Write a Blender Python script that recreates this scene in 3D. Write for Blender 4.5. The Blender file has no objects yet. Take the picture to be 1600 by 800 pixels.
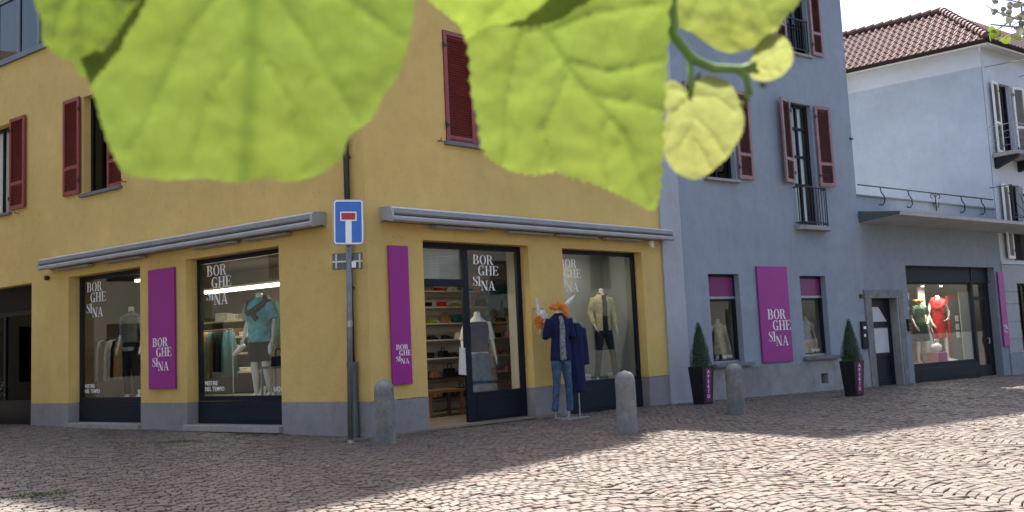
import bpy, math, random
import numpy as np
from mathutils import Matrix, Vector, noise
from mathutils.geometry import delaunay_2d_cdt
random.seed(7)
R = math.radians
Q = 0.75                       # survey units -> metres
scene = bpy.context.scene
col = scene.collection

# ------------------------------------------------------------------ camera, sky, sun, exposure
EYE = 1.45
PITCH, ROLL, FPX = R(5.6247), R(-2.6729), 1435.56
_fw = Vector((0, math.cos(PITCH), math.sin(PITCH)))
_u0 = Vector((0, -math.sin(PITCH), math.cos(PITCH)))
_r0 = Vector((1, 0, 0))
RT = math.cos(ROLL)*_r0 + math.sin(ROLL)*_u0
UP = -math.sin(ROLL)*_r0 + math.cos(ROLL)*_u0
FW = _fw
cam_d = bpy.data.cameras.new('camera')
cam = bpy.data.objects.new('camera', cam_d); col.objects.link(cam)
cm = Matrix.Identity(4)
for i in range(3):
    cm[i][0] = RT[i]; cm[i][1] = UP[i]; cm[i][2] = -FW[i]
cm[2][3] = EYE*Q
cam.matrix_world = cm
cam_d.sensor_width = 36; cam_d.lens = 36*FPX/1600
cam_d.clip_start = 0.02; cam_d.clip_end = 2000
cam_d.dof.use_dof = True; cam_d.dof.focus_distance = 12.5; cam_d.dof.aperture_fstop = 19
scene.camera = cam

SUN_AZ, SUN_EL = -6.0, 64.5      # azimuth measured clockwise from +Y
world = bpy.data.worlds.new('World'); scene.world = world; world.use_nodes = True
wn = world.node_tree.nodes; wl = world.node_tree.links
bg = wn['Background']
sky = wn.new('ShaderNodeTexSky'); sky.sky_type = 'NISHITA'; sky.sun_disc = False
sky.sun_elevation = R(SUN_EL); sky.sun_rotation = R(SUN_AZ)
sky.air_density = 1.0; sky.dust_density = 4.0; sky.ozone_density = 1.0
wl.new(sky.outputs[0], bg.inputs[0]); bg.inputs[1].default_value = 0.071
sun_d = bpy.data.lights.new('sun', 'SUN'); sun_d.energy = 3.4; sun_d.angle = R(1.2); sun_d.color = (1, .95, .87)
sun = bpy.data.objects.new('sun', sun_d); col.objects.link(sun)
_sd = Vector((math.sin(R(SUN_AZ))*math.cos(R(SUN_EL)), math.cos(R(SUN_AZ))*math.cos(R(SUN_EL)), math.sin(R(SUN_EL))))
sun.rotation_euler = _sd.to_track_quat('Z', 'Y').to_euler()
scene.view_settings.view_transform = 'Standard'; scene.view_settings.look = 'None'
scene.view_settings.gamma = 1; scene.view_settings.exposure = 2.42
scene.render.engine = 'CYCLES'
scene.cycles.max_bounces = 7; scene.cycles.transparent_max_bounces = 12

# ------------------------------------------------------------------ helpers
def gz(x, y):
    z = -.0095*(x+2.56)
    if x > 3.6: z -= .0085*(x-3.6)
    return z

class MB:
    """collects shapes in survey units, builds ONE mesh object in metres"""
    def __init__(s, M=None): s.v = []; s.f = []; s.M = M
    def add(s, vs, fs):
        b = len(s.v)
        for p in vs:
            p = Vector(p)
            if s.M is not None: p = s.M @ p
            s.v.append(p)
        s.f += [tuple(i+b for i in f) for f in fs]
    def box(s, x0, x1, y0, y1, z0, z1, rz=0, c=None):
        vs = [(x0,y0,z0),(x1,y0,z0),(x1,y1,z0),(x0,y1,z0),(x0,y0,z1),(x1,y0,z1),(x1,y1,z1),(x0,y1,z1)]
        if rz:
            cx, cy = c if c else ((x0+x1)/2, (y0+y1)/2); ca, sa = math.cos(rz), math.sin(rz)
            vs = [(cx+(x-cx)*ca-(y-cy)*sa, cy+(x-cx)*sa+(y-cy)*ca, z) for x, y, z in vs]
        s.add(vs, [(0,3,2,1),(4,5,6,7),(0,1,5,4),(1,2,6,5),(2,3,7,6),(3,0,4,7)])
        return s
    def quad(s, a, b, c, d): s.add([a,b,c,d], [(0,1,2,3)]); return s
    def prism_x(s, prof, x0, x1):            # profile (y,z) run along x
        n = len(prof)
        vs = [(x0,y,z) for y,z in prof]+[(x1,y,z) for y,z in prof]
        s.add(vs, [(i,(i+1)%n,(i+1)%n+n,i+n) for i in range(n)]+[tuple(range(n-1,-1,-1)), tuple(range(n,2*n))]); return s
    def prism_y(s, prof, y0, y1):            # outline (x,z) extruded in y
        n = len(prof)
        vs = [(x,y0,z) for x,z in prof]+[(x,y1,z) for x,z in prof]
        s.add(vs, [(i,i+n,(i+1)%n+n,(i+1)%n) for i in range(n)]+[tuple(range(n)), tuple(range(2*n-1,n-1,-1))]); return s
    def prism_z(s, prof, z0, z1):
        n = len(prof)
        vs = [(x,y,z0) for x,y in prof]+[(x,y,z1) for x,y in prof]
        s.add(vs, [(i,(i+1)%n,(i+1)%n+n,i+n) for i in range(n)]+[tuple(range(n-1,-1,-1)), tuple(range(n,2*n))]); return s
    def strip(s, A, B, y0, y1):              # quad strip between two (x,z) polylines, extruded in y
        n = len(A)
        for i in range(n-1):
            s.prism_y([A[i], A[i+1], B[i+1], B[i]], y0, y1)
        return s
    def loft(s, rings, cap=True):
        b = []; n = len(rings[0])
        for r in rings: b += list(r)
        fs = []
        for k in range(len(rings)-1):
            for i in range(n):
                fs.append((k*n+i, k*n+(i+1)%n, (k+1)*n+(i+1)%n, (k+1)*n+i))
        if cap: fs += [tuple(range(n-1,-1,-1)), tuple((len(rings)-1)*n+i for i in range(n))]
        s.add(b, fs); return s
    def tube(s, pts, r, seg=8, cap=True, flat=1.0):
        pts = [Vector(p) for p in pts]; n = len(pts)
        if not isinstance(r, (list, tuple)): r = [r]*n
        rings = []; ref = None
        for i, p in enumerate(pts):
            t = (pts[min(i+1,n-1)]-pts[max(i-1,0)]).normalized()
            if ref is None:
                ref = Vector((0,1,0)) if abs(t.y) < .8 else Vector((1,0,0))
            a = (ref - t*ref.dot(t)).normalized(); ref = a; b = t.cross(a)
            rings.append([p + a*(math.cos(2*math.pi*j/seg)*r[i]*flat) + b*(math.sin(2*math.pi*j/seg)*r[i]) for j in range(seg)])
        return s.loft(rings, cap)
    def lathe(s, prof, seg=24, cx=0, cy=0):
        rings = [[(cx+r*math.cos(2*math.pi*j/seg), cy+r*math.sin(2*math.pi*j/seg), z) for j in range(seg)] for r, z in prof]
        return s.loft(rings)
    def ell(s, c, rx, ry, rz, seg=12):
        rings = []
        for k in range(1, seg//2):
            a = math.pi*k/(seg//2)
            rings.append([(c[0]+rx*math.sin(a)*math.cos(2*math.pi*j/seg), c[1]+ry*math.sin(a)*math.sin(2*math.pi*j/seg), c[2]-rz*math.cos(a)) for j in range(seg)])
        return s.loft(rings)
    def build(s, name, mat, parent=None, smooth=False, bevel=0, remesh=0, sub=0):
        me = bpy.data.meshes.new(name)
        me.from_pydata([v*Q for v in s.v], [], s.f); me.update()
        o = bpy.data.objects.new(name, me); col.objects.link(o)
        if remesh:
            m = o.modifiers.new('r', 'REMESH'); m.mode = 'VOXEL'; m.voxel_size = remesh*Q
            m2 = o.modifiers.new('s', 'SMOOTH'); m2.factor = .6; m2.iterations = 4
            dg = bpy.context.evaluated_depsgraph_get()
            me2 = bpy.data.meshes.new_from_object(o.evaluated_get(dg))
            o.modifiers.clear(); o.data = me2; me2.name = name; me = me2; smooth = True
        if mat: me.materials.clear(); me.materials.append(mat)
        if smooth:
            me.polygons.foreach_set('use_smooth', [True]*len(me.polygons))
        if bevel:
            m = o.modifiers.new('b', 'BEVEL'); m.width = bevel*Q; m.segments = 2; m.limit_method = 'ANGLE'; m.angle_limit = R(40)
        if parent: o.parent = parent
        return o

def tag(o, label=None, cat=None, group=None, kind=None):
    if label: o['label'] = label
    if cat: o['category'] = cat
    if group: o['group'] = group
    if kind: o['kind'] = kind
    return o
def thing(name, label, cat, M=None, group=None):
    o = bpy.data.objects.new(name, None); col.objects.link(o); o.empty_display_size = .2
    if M is not None:
        M = M.copy(); M.translation = M.translation*Q; o.matrix_world = M
    return tag(o, label, cat, group)
def frame(O, d):
    d = Vector((d[0], d[1], 0)).normalized(); n = Vector((0,0,1)).cross(d)
    M = Matrix.Identity(4)
    for i in range(3): M[i][0] = d[i]; M[i][1] = n[i]; M[i][3] = O[i]
    return M
T = Matrix.Translation
def RZ(a): return Matrix.Rotation(a, 4, 'Z')
def RX(a): return Matrix.Rotation(a, 4, 'X')
def RY(a): return Matrix.Rotation(a, 4, 'Y')

# ------------------------------------------------------------------ the survey of the place
aL, aRr, aB, aS = R(55.197), R(47.097), R(53.789), R(50.884)
K = Vector((-2.5565, 16.1084, 0)); J = Vector((3.590, 21.8206, 0)); F = Vector((16.704, 31.415, 0))
dL = Vector((-math.sin(aL), math.cos(aL), 0)); dR = Vector((math.sin(aRr), math.cos(aRr), 0))
dB = Vector((math.sin(aB), math.cos(aB), 0)); dS = Vector((-math.sin(aS), math.cos(aS), 0))
ML = frame(K, -dL); MR = frame(K, dR); MBl = frame(J, dB); MF = frame(F, dB); MS = frame(F, -dS)

# ------------------------------------------------------------------ materials
def mat(name):
    m = bpy.data.materials.new(name); m.use_nodes = True
    nt = m.node_tree; b = nt.nodes['Principled BSDF']
    return m, nt, b
def N(nt, t, **kw):
    n = nt.nodes.new(t)
    for k, v in kw.items():
        if k in ('inp',):
            for a, b in v.items(): n.inputs[a].default_value = b
        else: setattr(n, k, v)
    return n
def c4(c): return (c[0], c[1], c[2], 1)
def mixc(nt, fac, a, b, mode='MIX'):
    m = N(nt, 'ShaderNodeMix', data_type='RGBA', blend_type=mode)
    L = nt.links
    if hasattr(fac, 'links'): L.new(fac, m.inputs[0])
    else: m.inputs[0].default_value = fac
    for s, k in ((a, 6), (b, 7)):
        if hasattr(s, 'links'): L.new(s, m.inputs[k])
        else: m.inputs[k].default_value = c4(s)
    return m.outputs[2]
def noise_out(nt, scale, detail=4, rough=.6, vec=None, stretch=None):
    n = N(nt, 'ShaderNodeTexNoise'); n.inputs['Scale'].default_value = scale
    n.inputs['Detail'].default_value = detail; n.inputs['Roughness'].default_value = rough
    tc = N(nt, 'ShaderNodeTexCoord'); mp = N(nt, 'ShaderNodeMapping')
    nt.links.new(tc.outputs['Object'], mp.inputs[0])
    if stretch: mp.inputs['Scale'].default_value = stretch
    nt.links.new(mp.outputs[0], n.inputs['Vector'])
    return n.outputs['Fac']
def ramp(nt, fac, p0, p1, a=0., b=1.):
    m = N(nt, 'ShaderNodeMapRange'); nt.links.new(fac, m.inputs[0])
    m.inputs[1].default_value = p0; m.inputs[2].default_value = p1; m.inputs[3].default_value = a; m.inputs[4].default_value = b
    return m.outputs[0]
def bump(nt, b, h, strength=.3, dist=.01):
    n = N(nt, 'ShaderNodeBump'); n.inputs['Strength'].default_value = strength; n.inputs['Distance'].default_value = dist
    nt.links.new(h, n.inputs['Height']); nt.links.new(n.outputs[0], b.inputs['Normal'])
def plain(name, c, rough=.6, var=.12, scale=6, metal=0., bmp=0., stretch=None, spec=.5):
    m, nt, b = mat(name)
    f = noise_out(nt, scale, 5, .6, stretch=stretch)
    f2 = ramp(nt, f, .3, .7)
    o = mixc(nt, f2, tuple(x*(1-var) for x in c), tuple(min(1, x*(1+var)) for x in c))
    nt.links.new(o, b.inputs['Base Color'])
    b.inputs['Roughness'].default_value = rough; b.inputs['Metallic'].default_value = metal
    b.inputs['Specular IOR Level'].default_value = spec
    if bmp:
        h = noise_out(nt, scale*14, 4, .7); bump(nt, b, h, bmp, .004)
    return m
def stucco(name, c, stain=(.6,.55,.5), st=.18, bs=.35):
    m, nt, b = mat(name)
    big = ramp(nt, noise_out(nt, .55, 6, .62), .35, .68)
    mid = ramp(nt, noise_out(nt, 2.4, 7, .7), .36, .66)
    fine = ramp(nt, noise_out(nt, 38, 3, .6), .3, .7)
    streak = ramp(nt, noise_out(nt, 1.0, 5, .6, stretch=(3.2, 3.2, .35)), .52, .8)
    o = mixc(nt, big, tuple(x*.90 for x in c), tuple(x*1.07 for x in c))
    o = mixc(nt, ramp(nt, mid, 0, 1, 0, .5), o, tuple(x*.84 for x in c))
    patch = ramp(nt, noise_out(nt, .9, 3, .45, stretch=(1,1,1.6)), .56, .62)
    o = mixc(nt, ramp(nt, patch, 0, 1, 0, .22), o, tuple(min(1, x*1.16+.01) for x in c))
    o = mixc(nt, ramp(nt, streak, 0, 1, 0, st), o, tuple(c[i]*stain[i] for i in range(3)))
    o = mixc(nt, ramp(nt, fine, 0, 1, 0, .16), o, tuple(x*.72 for x in c))
    dirt = ramp(nt, noise_out(nt, 5.5, 6, .72, stretch=(1,1,.8)), .5, .72, 0, st*1.3)
    o = mixc(nt, dirt, o, tuple(x*.55 for x in c))
    nt.links.new(o, b.inputs['Base Color']); b.inputs['Roughness'].default_value = .93
    b.inputs['Specular IOR Level'].default_value = .2
    h1 = noise_out(nt, 60, 4, .7); h2 = noise_out(nt, 14, 4, .6, stretch=(1,1,1.6))
    ad = N(nt, 'ShaderNodeMath', operation='ADD'); nt.links.new(h1, ad.inputs[0]); nt.links.new(h2, ad.inputs[1])
    bump(nt, b, ad.outputs[0], bs, .012)
    return m
def stone(name, c, c2, scale=5, bmp=.5, st=.5, rough=.85):
    m, nt, b = mat(name)
    f = ramp(nt, noise_out(nt, scale, 7, .68), .35, .68)
    g = ramp(nt, noise_out(nt, scale*22, 2, .5), .35, .65)
    s = ramp(nt, noise_out(nt, scale*.35, 6, .7, stretch=(1,1,.6)), .48, .7)
    o = mixc(nt, f, c, c2); o = mixc(nt, ramp(nt, g, 0, 1, 0, .35), o, tuple(x*.5 for x in c))
    o = mixc(nt, ramp(nt, s, 0, 1, 0, st), o, tuple(x*.45 for x in c))
    nt.links.new(o, b.inputs['Base Color']); b.inputs['Roughness'].default_value = rough
    bump(nt, b, noise_out(nt, scale*9, 6, .75), bmp, .012)
    return m
def glass(name, tint=(.93,.96,.95), refl=1.0):
    m = bpy.data.materials.new(name); m.use_nodes = True; nt = m.node_tree; nt.nodes.clear()
    out = N(nt, 'ShaderNodeOutputMaterial'); mx = N(nt, 'ShaderNodeMixShader')
    tr = N(nt, 'ShaderNodeBsdfTransparent'); tr.inputs[0].default_value = c4(tint)
    gl = N(nt, 'ShaderNodeBsdfGlossy'); gl.inputs['Roughness'].default_value = .006; gl.inputs[0].default_value = (1,1,1,1)
    fr = N(nt, 'ShaderNodeLayerWeight'); fr.inputs[0].default_value = .5
    pw = N(nt, 'ShaderNodeMath', operation='POWER'); pw.inputs[1].default_value = 4.5; nt.links.new(fr.outputs['Facing'], pw.inputs[0])
    mu = N(nt, 'ShaderNodeMath', operation='MULTIPLY_ADD'); mu.inputs[1].default_value = .8*refl; mu.inputs[2].default_value = .05*refl; mu.use_clamp = True
    nt.links.new(pw.outputs[0], mu.inputs[0]); nt.links.new(mu.outputs[0], mx.inputs[0])
    nt.links.new(tr.outputs[0], mx.inputs[1]); nt.links.new(gl.outputs[0], mx.inputs[2]); nt.links.new(mx.outputs[0], out.inputs[0])
    bm = N(nt, 'ShaderNodeBump'); bm.inputs['Strength'].default_value = .05; bm.inputs['Distance'].default_value = .01
    nt.links.new(noise_out(nt, .9, 2, .5), bm.inputs['Height']); nt.links.new(bm.outputs[0], gl.inputs['Normal'])
    return m
def emit(name, c, s):
    m, nt, b = mat(name); b.inputs['Base Color'].default_value = c4(c)
    b.inputs['Emission Color'].default_value = c4(c); b.inputs['Emission Strength'].default_value = s
    return m

M_ = {}
M_['ochre'] = stucco('ochre_render', (.63,.445,.155))
M_['ochre_plinth'] = stucco('plinth_render', (.265,.255,.262), st=.4)
M_['blue'] = stucco('blue_render', (.285,.325,.375), st=.22)
M_['blue_dark'] = stucco('blue_grey_render', (.255,.29,.33), st=.3)
M_['pilaster'] = stucco('pale_render', (.40,.425,.455), st=.2)
M_['white_wall'] = stucco('pale_blue_render', (.42,.47,.55), st=.16, bs=.15)
M_['band'] = stucco('white_band_render', (.58,.61,.66), st=.12, bs=.12)
M_['rustic'] = stucco('rusticated_render', (.38,.39,.40), st=.35)
M_['soffit'] = plain('soffit_paint', (.50,.50,.47), .8, .08, 3)
M_['dado'] = stone('dado_stone', (.25,.25,.245), (.39,.385,.37), 2.0, .35, .75)
M_['granite'] = stone('granite', (.13,.135,.13), (.29,.29,.28), 7, .9, .8)
M_['granite_l'] = stone('granite_light', (.16,.163,.16), (.27,.27,.262), 9, .6, .45)
M_['sill'] = stone('sill_stone', (.14,.145,.155), (.20,.20,.21), 6, .25, .2)
M_['sill_l'] = stone('sill_stone_pale', (.26,.25,.235), (.36,.35,.33), 6, .25, .2)
M_['frame'] = plain('navy_frame_paint', (.005,.008,.017), .45, .15, 3, spec=.25)
M_['frame_dk'] = plain('black_frame_paint', (.008,.009,.012), .5, .15, 3, spec=.25)
M_['panel'] = plain('charcoal_panel', (.010,.014,.023), .55, .2, 2, spec=.2)
M_['red'] = plain('oxide_red_paint', (.22,.042,.036), .42, .12, 5)
M_['red_f'] = plain('faded_red_paint', (.27,.15,.15), .5, .2, 7)
M_['red_s'] = plain('louvre_shade_red', (.11,.04,.043), .5, .15, 7)  # darker slat red, shade of the louvre gaps put into the colour
M_['white_s'] = plain('louvre_shade_white', (.30,.29,.28), .6, .1, 7)  # darker copy of the white for slats, louvre shade in the colour
M_['grey_f'] = plain('grey_frame_paint', (.10,.125,.155), .45, .1, 3)
M_['white_p'] = plain('white_paint', (.72,.71,.68), .5, .06, 6)
M_['mag'] = plain('magenta_panel', (.28,.011,.205), .38, .05, 1.2)
M_['mag_d'] = plain('magenta_film', (.17,.007,.115), .35, .06, 2)
M_['letter'] = plain('white_lettering', (.82,.82,.82), .5, .02, 3)
M_['glass'] = glass('window_glass')
M_['glass2'] = glass('clear_glass', (.97,.98,.97), .5)
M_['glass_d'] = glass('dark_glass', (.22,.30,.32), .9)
M_['frost'] = plain('frosted_glass', (.50,.53,.55), .28, .06, 2)
M_['awn'] = plain('awning_cassette_paint', (.20,.20,.205), .45, .12, 3)
M_['awn_l'] = plain('awning_bar_paint', (.33,.33,.325), .5, .10, 3)
M_['awn_w'] = plain('awning_hood_paint', (.52,.52,.51), .6, .14, 2)
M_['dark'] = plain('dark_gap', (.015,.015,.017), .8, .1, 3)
M_['steel'] = plain('galvanised_steel', (.34,.35,.35), .42, .2, 9, metal=.75)
M_['steel_d'] = plain('dull_steel', (.16,.17,.175), .5, .2, 9, metal=.5)
M_['iron'] = plain('dark_iron', (.02,.021,.024), .5, .2, 9, metal=.3)
M_['pipe'] = plain('brown_black_pipe', (.020,.019,.020), .4, .2, 5)
M_['pipe2'] = plain('grey_green_iron', (.085,.105,.105), .5, .25, 8)
M_['sblue'] = plain('sign_blue', (.010,.13,.50), .32, .05, 3)
M_['swhite'] = plain('sign_white', (.78,.79,.80), .35, .03, 3)
M_['sred'] = plain('sign_red', (.40,.012,.02), .35, .05, 3)
M_['concrete'] = stone('concrete_slab', (.42,.415,.40), (.52,.51,.50), 3, .25, .35)
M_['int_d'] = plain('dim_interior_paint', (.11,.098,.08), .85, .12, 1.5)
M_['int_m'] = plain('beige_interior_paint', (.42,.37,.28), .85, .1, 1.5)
M_['int_l'] = plain('pale_backdrop', (.31,.32,.295), .85, .06, 1.5)
M_['int_w'] = plain('white_slatwall', (.62,.60,.55), .7, .08, 2)
M_['int_r'] = plain('terracotta_interior_paint', (.45,.22,.14), .85, .1, 1.5)
M_['floor_in'] = plain('interior_floor', (.20,.16,.12), .5, .2, 3)
M_['curtain'] = plain('net_curtain', (.58,.60,.60), .9, .10, 6, stretch=(12,12,.4))
M_['blind'] = plain('blind_slats', (.5,.5,.48), .6, .1, 6)
M_['wood'] = plain('warm_wood', (.22,.12,.06), .5, .25, 5, stretch=(1,1,8))
M_['skin'] = plain('mannequin_gloss', (.66,.64,.58), .35, .03, 3)
M_['pot'] = plain('black_planter', (.010,.010,.014), .42, .1, 3)
def cloth(name, c, v=.25, s=20): return plain(name, c, .9, v, s, bmp=.4, spec=.2)
def roof_mat():
    m, nt, b = mat('clay_roof_tiles')
    g = N(nt, 'ShaderNodeNewGeometry')
    o = mixc(nt, g.outputs['Random Per Island'], (.040,.006,.0065), (.070,.013,.013))
    o = mixc(nt, ramp(nt, noise_out(nt, 1.6, 5, .6), .4, .7, 0, .5), o, (.050,.016,.016))
    nt.links.new(o, b.inputs['Base Color']); b.inputs['Roughness'].default_value = .8
    bump(nt, b, noise_out(nt, 40, 4, .7), .3, .01)
    return m
M_['tiles'] = roof_mat()
def cobble_mat():
    m, nt, b = mat('porphyry_setts')
    g = N(nt, 'ShaderNodeNewGeometry')
    cr = N(nt, 'ShaderNodeValToRGB'); e = cr.color_ramp
    e.elements[0].position = 0; e.elements[0].color = (.105,.085,.075,1)
    e.elements[1].position = 1; e.elements[1].color = (.27,.23,.195,1)
    for p, c in ((.18,(.15,.105,.092,1)),(.38,(.165,.137,.12,1)),(.58,(.14,.132,.13,1)),(.78,(.215,.168,.138,1)),(.9,(.20,.186,.17,1))):
        x = e.elements.new(p); x.color = c
    nt.links.new(g.outputs['Random Per Island'], cr.inputs[0])
    o = mixc(nt, ramp(nt, noise_out(nt, 24, 5, .7), .3, .72, 0, .55), cr.outputs[0], (.12,.10,.095))
    o = mixc(nt, ramp(nt, noise_out(nt, .35, 5, .6), .42, .68, 0, .45), o, (.125,.115,.105))
    o = mixc(nt, 1.0, o, (.645,.575,.52), 'MULTIPLY')
    nt.links.new(o, b.inputs['Base Color']); b.inputs['Roughness'].default_value = .62
    rr = ramp(nt, noise_out(nt, 30, 3, .6), .3, .7, .42, .75); nt.links.new(rr, b.inputs['Roughness'])
    bump(nt, b, noise_out(nt, 45, 6, .75), .55, .006)
    return m
M_['cobble'] = cobble_mat()
M_['joint'] = stone('joint_sand', (.045,.042,.038), (.085,.078,.066), 6, .5, .3, .95)
def leaf_mat(name, c, cv, trans=.72, spots=.5):
    m = bpy.data.materials.new(name); m.use_nodes = True; nt = m.node_tree; nt.nodes.clear(); L = nt.links
    out = N(nt, 'ShaderNodeOutputMaterial'); mx = N(nt, 'ShaderNodeMixShader'); mx.inputs[0].default_value = trans
    pb = N(nt, 'ShaderNodeBsdfPrincipled'); pb.inputs['Roughness'].default_value = .5; pb.inputs['Specular IOR Level'].default_value = .35
    tr = N(nt, 'ShaderNodeBsdfTranslucent')
    at = N(nt, 'ShaderNodeAttribute', attribute_name='vein')
    n1 = ramp(nt, noise_out(nt, 45, 4, .6), .35, .7)
    n2 = ramp(nt, noise_out(nt, 260, 3, .6), .35, .75)
    o = mixc(nt, ramp(nt, n1, 0, 1, 0, .55), c, tuple(x*.74 for x in c))
    o = mixc(nt, ramp(nt, n2, 0, 1, 0, .3*spots), o, tuple(x*1.25 for x in c))
    vo = N(nt, 'ShaderNodeTexVoronoi', feature='DISTANCE_TO_EDGE'); vo.inputs['Scale'].default_value = 170
    tcv = N(nt, 'ShaderNodeTexCoord'); L.new(tcv.outputs['Object'], vo.inputs['Vector'])
    o = mixc(nt, ramp(nt, vo.outputs[0], 0, .10, .26, 0), o, cv)
    sp = ramp(nt, noise_out(nt, 85, 2, .4), .70, .74, 0, .35); o = mixc(nt, sp, o, tuple(x*.45 for x in c))
    yl = ramp(nt, noise_out(nt, 18, 3, .5), .42, .66, 0, .35); o = mixc(nt, yl, o, (c[0]*1.35, c[1]*1.12, c[2]))
    o = mixc(nt, at.outputs['Fac'], o, cv)
    L.new(o, pb.inputs['Base Color']); L.new(o, tr.inputs[0])
    bm = N(nt, 'ShaderNodeBump'); bm.inputs['Strength'].default_value = .3; bm.inputs['Distance'].default_value = .0006
    L.new(noise_out(nt, 190, 4, .6), bm.inputs['Height']); L.new(bm.outputs[0], pb.inputs['Normal'])
    L.new(pb.outputs[0], mx.inputs[1]); L.new(tr.outputs[0], mx.inputs[2]); L.new(mx.outputs[0], out.inputs[0])
    return m

# ------------------------------------------------------------------ ground
def make_ground():
    mb = MB()
    xs = [-400,-60,-30,-15,-8,-2.56,3.6,10,18,30,60,400]; ys = [-400,-60,-20,-5,5,12,20,30,45,80,400]
    for i in range(len(xs)-1):
        for j in range(len(ys)-1):
            q = [(xs[i],ys[j]),(xs[i+1],ys[j]),(xs[i+1],ys[j+1]),(xs[i],ys[j+1])]
            mb.quad(*[(x, y, max(-1.2, min(.4, gz(x, y)))-.035) for x, y in q])
    tag(mb.build('ground', M_['joint']), kind='structure')
make_ground()

def inside_block(x, y):
    """inside the yellow or blue buildings (no setts there)"""
    p = Vector((x, y, 0))
    a = (p-K); 
    nL = Vector((dL.y, -dL.x, 0)); nL = nL if nL.y > 0 else -nL
    nR = Vector((-dR.y, dR.x, 0)); nB = Vector((-dB.y, dB.x, 0))
    inL = a.dot(nL) > .12; inR = a.dot(nR) > .12; inB = (p-J).dot(nB) > .12
    return (inL and inR and x < 3.6) or (inB and x >= 3.5) or (a.dot(nR) > .12 and inL and x < 6)
def make_setts():
    rnd = np.random.RandomState(3)
    W = 2.0; ROW = .108; rad = 1.75; n = 16
    half = math.asin(W/2/rad)
    ax = R(118)                                   # direction the arc columns run in
    ca, sa = math.cos(ax), math.sin(ax)
    org = np.array([2.0, 14.0])
    V = []; Fc = []
    th = np.linspace(-half, half, n+1)
    for kcol in range(-16, 17):
        for r in range(-190, 190):
            cx = kcol*W; cy = r*ROW
            # quick reject
            wx = org[0] + cx*sa + cy*ca; wy = org[1] - cx*ca + cy*sa
            if wy < 5.5 or wy > 36: continue
            if abs(wx) > wy*.66+2.2: continue
            off = (r % 2)*.5 + rnd.uniform(-.15,.15)
            t = th + (half*2/n)*(off-.5)*np.where((np.arange(n+1)==0)|(np.arange(n+1)==n), 0, 1)
            t[1:-1] += rnd.uniform(-.014,.014,n-1)
            jl = math.sin(kcol*12.9+r*78.233)*.045; jr = math.sin((kcol+1)*12.9+r*78.233)*.045
            t[0] += jl; t[-1] += jr
            for i in range(n):
                t0, t1 = t[i], t[i+1]
                if t1-t0 < .028: continue
                g = .0055/rad
                a0, a1 = t0+g, t1-g
                pts = []
                for (tt, rr) in ((a0,0),(a1,0),(a1,1),(a0,1)):
                    x = cx + rad*math.sin(tt); 
                    y = cy + rad*math.cos(tt) + (rr*ROW if rr else 0) + (.0045 if not rr else -.0045)
                    x += rnd.uniform(-.006,.006); y += rnd.uniform(-.005,.005)
                    pts.append((org[0]+x*sa+y*ca, org[1]-x*ca+y*sa))
                mx = sum(p[0] for p in pts)/4; my = sum(p[1] for p in pts)/4
                if my < 5.8 or inside_block(mx, my): continue
                if abs(mx) > my*.64+1.5: continue
                gx, gy = mx, my
                b = len(V)
                h = rnd.uniform(-.007,.007); tx = rnd.normal(0,.035); ty = rnd.normal(0,.035)
                z0 = gz(mx, my)
                def zz(x, y): return z0 + h + (x-mx)*tx + (y-my)*ty
                for x, y in pts: V.append((x, y, z0-.06))
                for x, y in pts: 
                    X = mx+(x-mx)*.97; Y = my+(y-my)*.97; V.append((X, Y, zz(X,Y)-.009))
                for x, y in pts:
                    X = mx+(x-mx)*.88; Y = my+(y-my)*.86; V.append((X, Y, zz(X,Y)))
                for l in (0,4):
                    for j in range(4):
                        Fc.append((b+l+j, b+l+(j+1)%4, b+l+4+(j+1)%4, b+l+4+j))
                Fc.append((b+8,b+9,b+10,b+11))
    me = bpy.data.meshes.new('paving')
    me.from_pydata((np.array(V)*Q).tolist(), [], Fc); me.update()
    me.materials.append(M_['cobble'])
    o = bpy.data.objects.new('paving', me); col.objects.link(o); tag(o, kind='structure')
    print('setts', len(V)//12)
make_setts()

# ------------------------------------------------------------------ wall builder
def wall(mb, x0, x1, z0, z1, ops, depth, y=0, back=True, notop=False):
    """facade skin in the frame (x right, y inward) with real reveals; ops = (xa,xb,za,zb)"""
    ops = [(max(a,x0), min(b,x1), max(c,z0), min(d,z1)) for a,b,c,d in ops if a < x1 and b > x0 and c < z1 and d > z0]
    xs = sorted(set([x0,x1]+[v for o in ops for v in o[:2]])); zs = sorted(set([z0,z1]+[v for o in ops for v in o[2:]]))
    def op(i, j):
        if i < 0 or j < 0 or i >= len(xs)-1 or j >= len(zs)-1: return None
        cx = (xs[i]+xs[i+1])/2; cz = (zs[j]+zs[j+1])/2
        return any(o[0] < cx < o[1] and o[2] < cz < o[3] for o in ops)
    for i in range(len(xs)-1):
        for j in range(len(zs)-1):
            a, b, c, d = xs[i], xs[i+1], zs[j], zs[j+1]
            if op(i, j):
                if op(i-1, j) is False: mb.quad((a,y,c),(a,depth,c),(a,depth,d),(a,y,d))
                if op(i+1, j) is False: mb.quad((b,depth,c),(b,y,c),(b,y,d),(b,depth,d))
                if op(i, j-1) is False: mb.quad((a,y,c),(b,y,c),(b,depth,c),(a,depth,c))
                if op(i, j+1) is False: mb.quad((a,depth,d),(b,depth,d),(b,y,d),(a,y,d))
            else:
                mb.quad((a,y,c),(b,y,c),(b,y,d),(a,y,d))
                if back: mb.quad((b,depth,c),(a,depth,c),(a,depth,d),(b,depth,d))
    return mb
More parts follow.
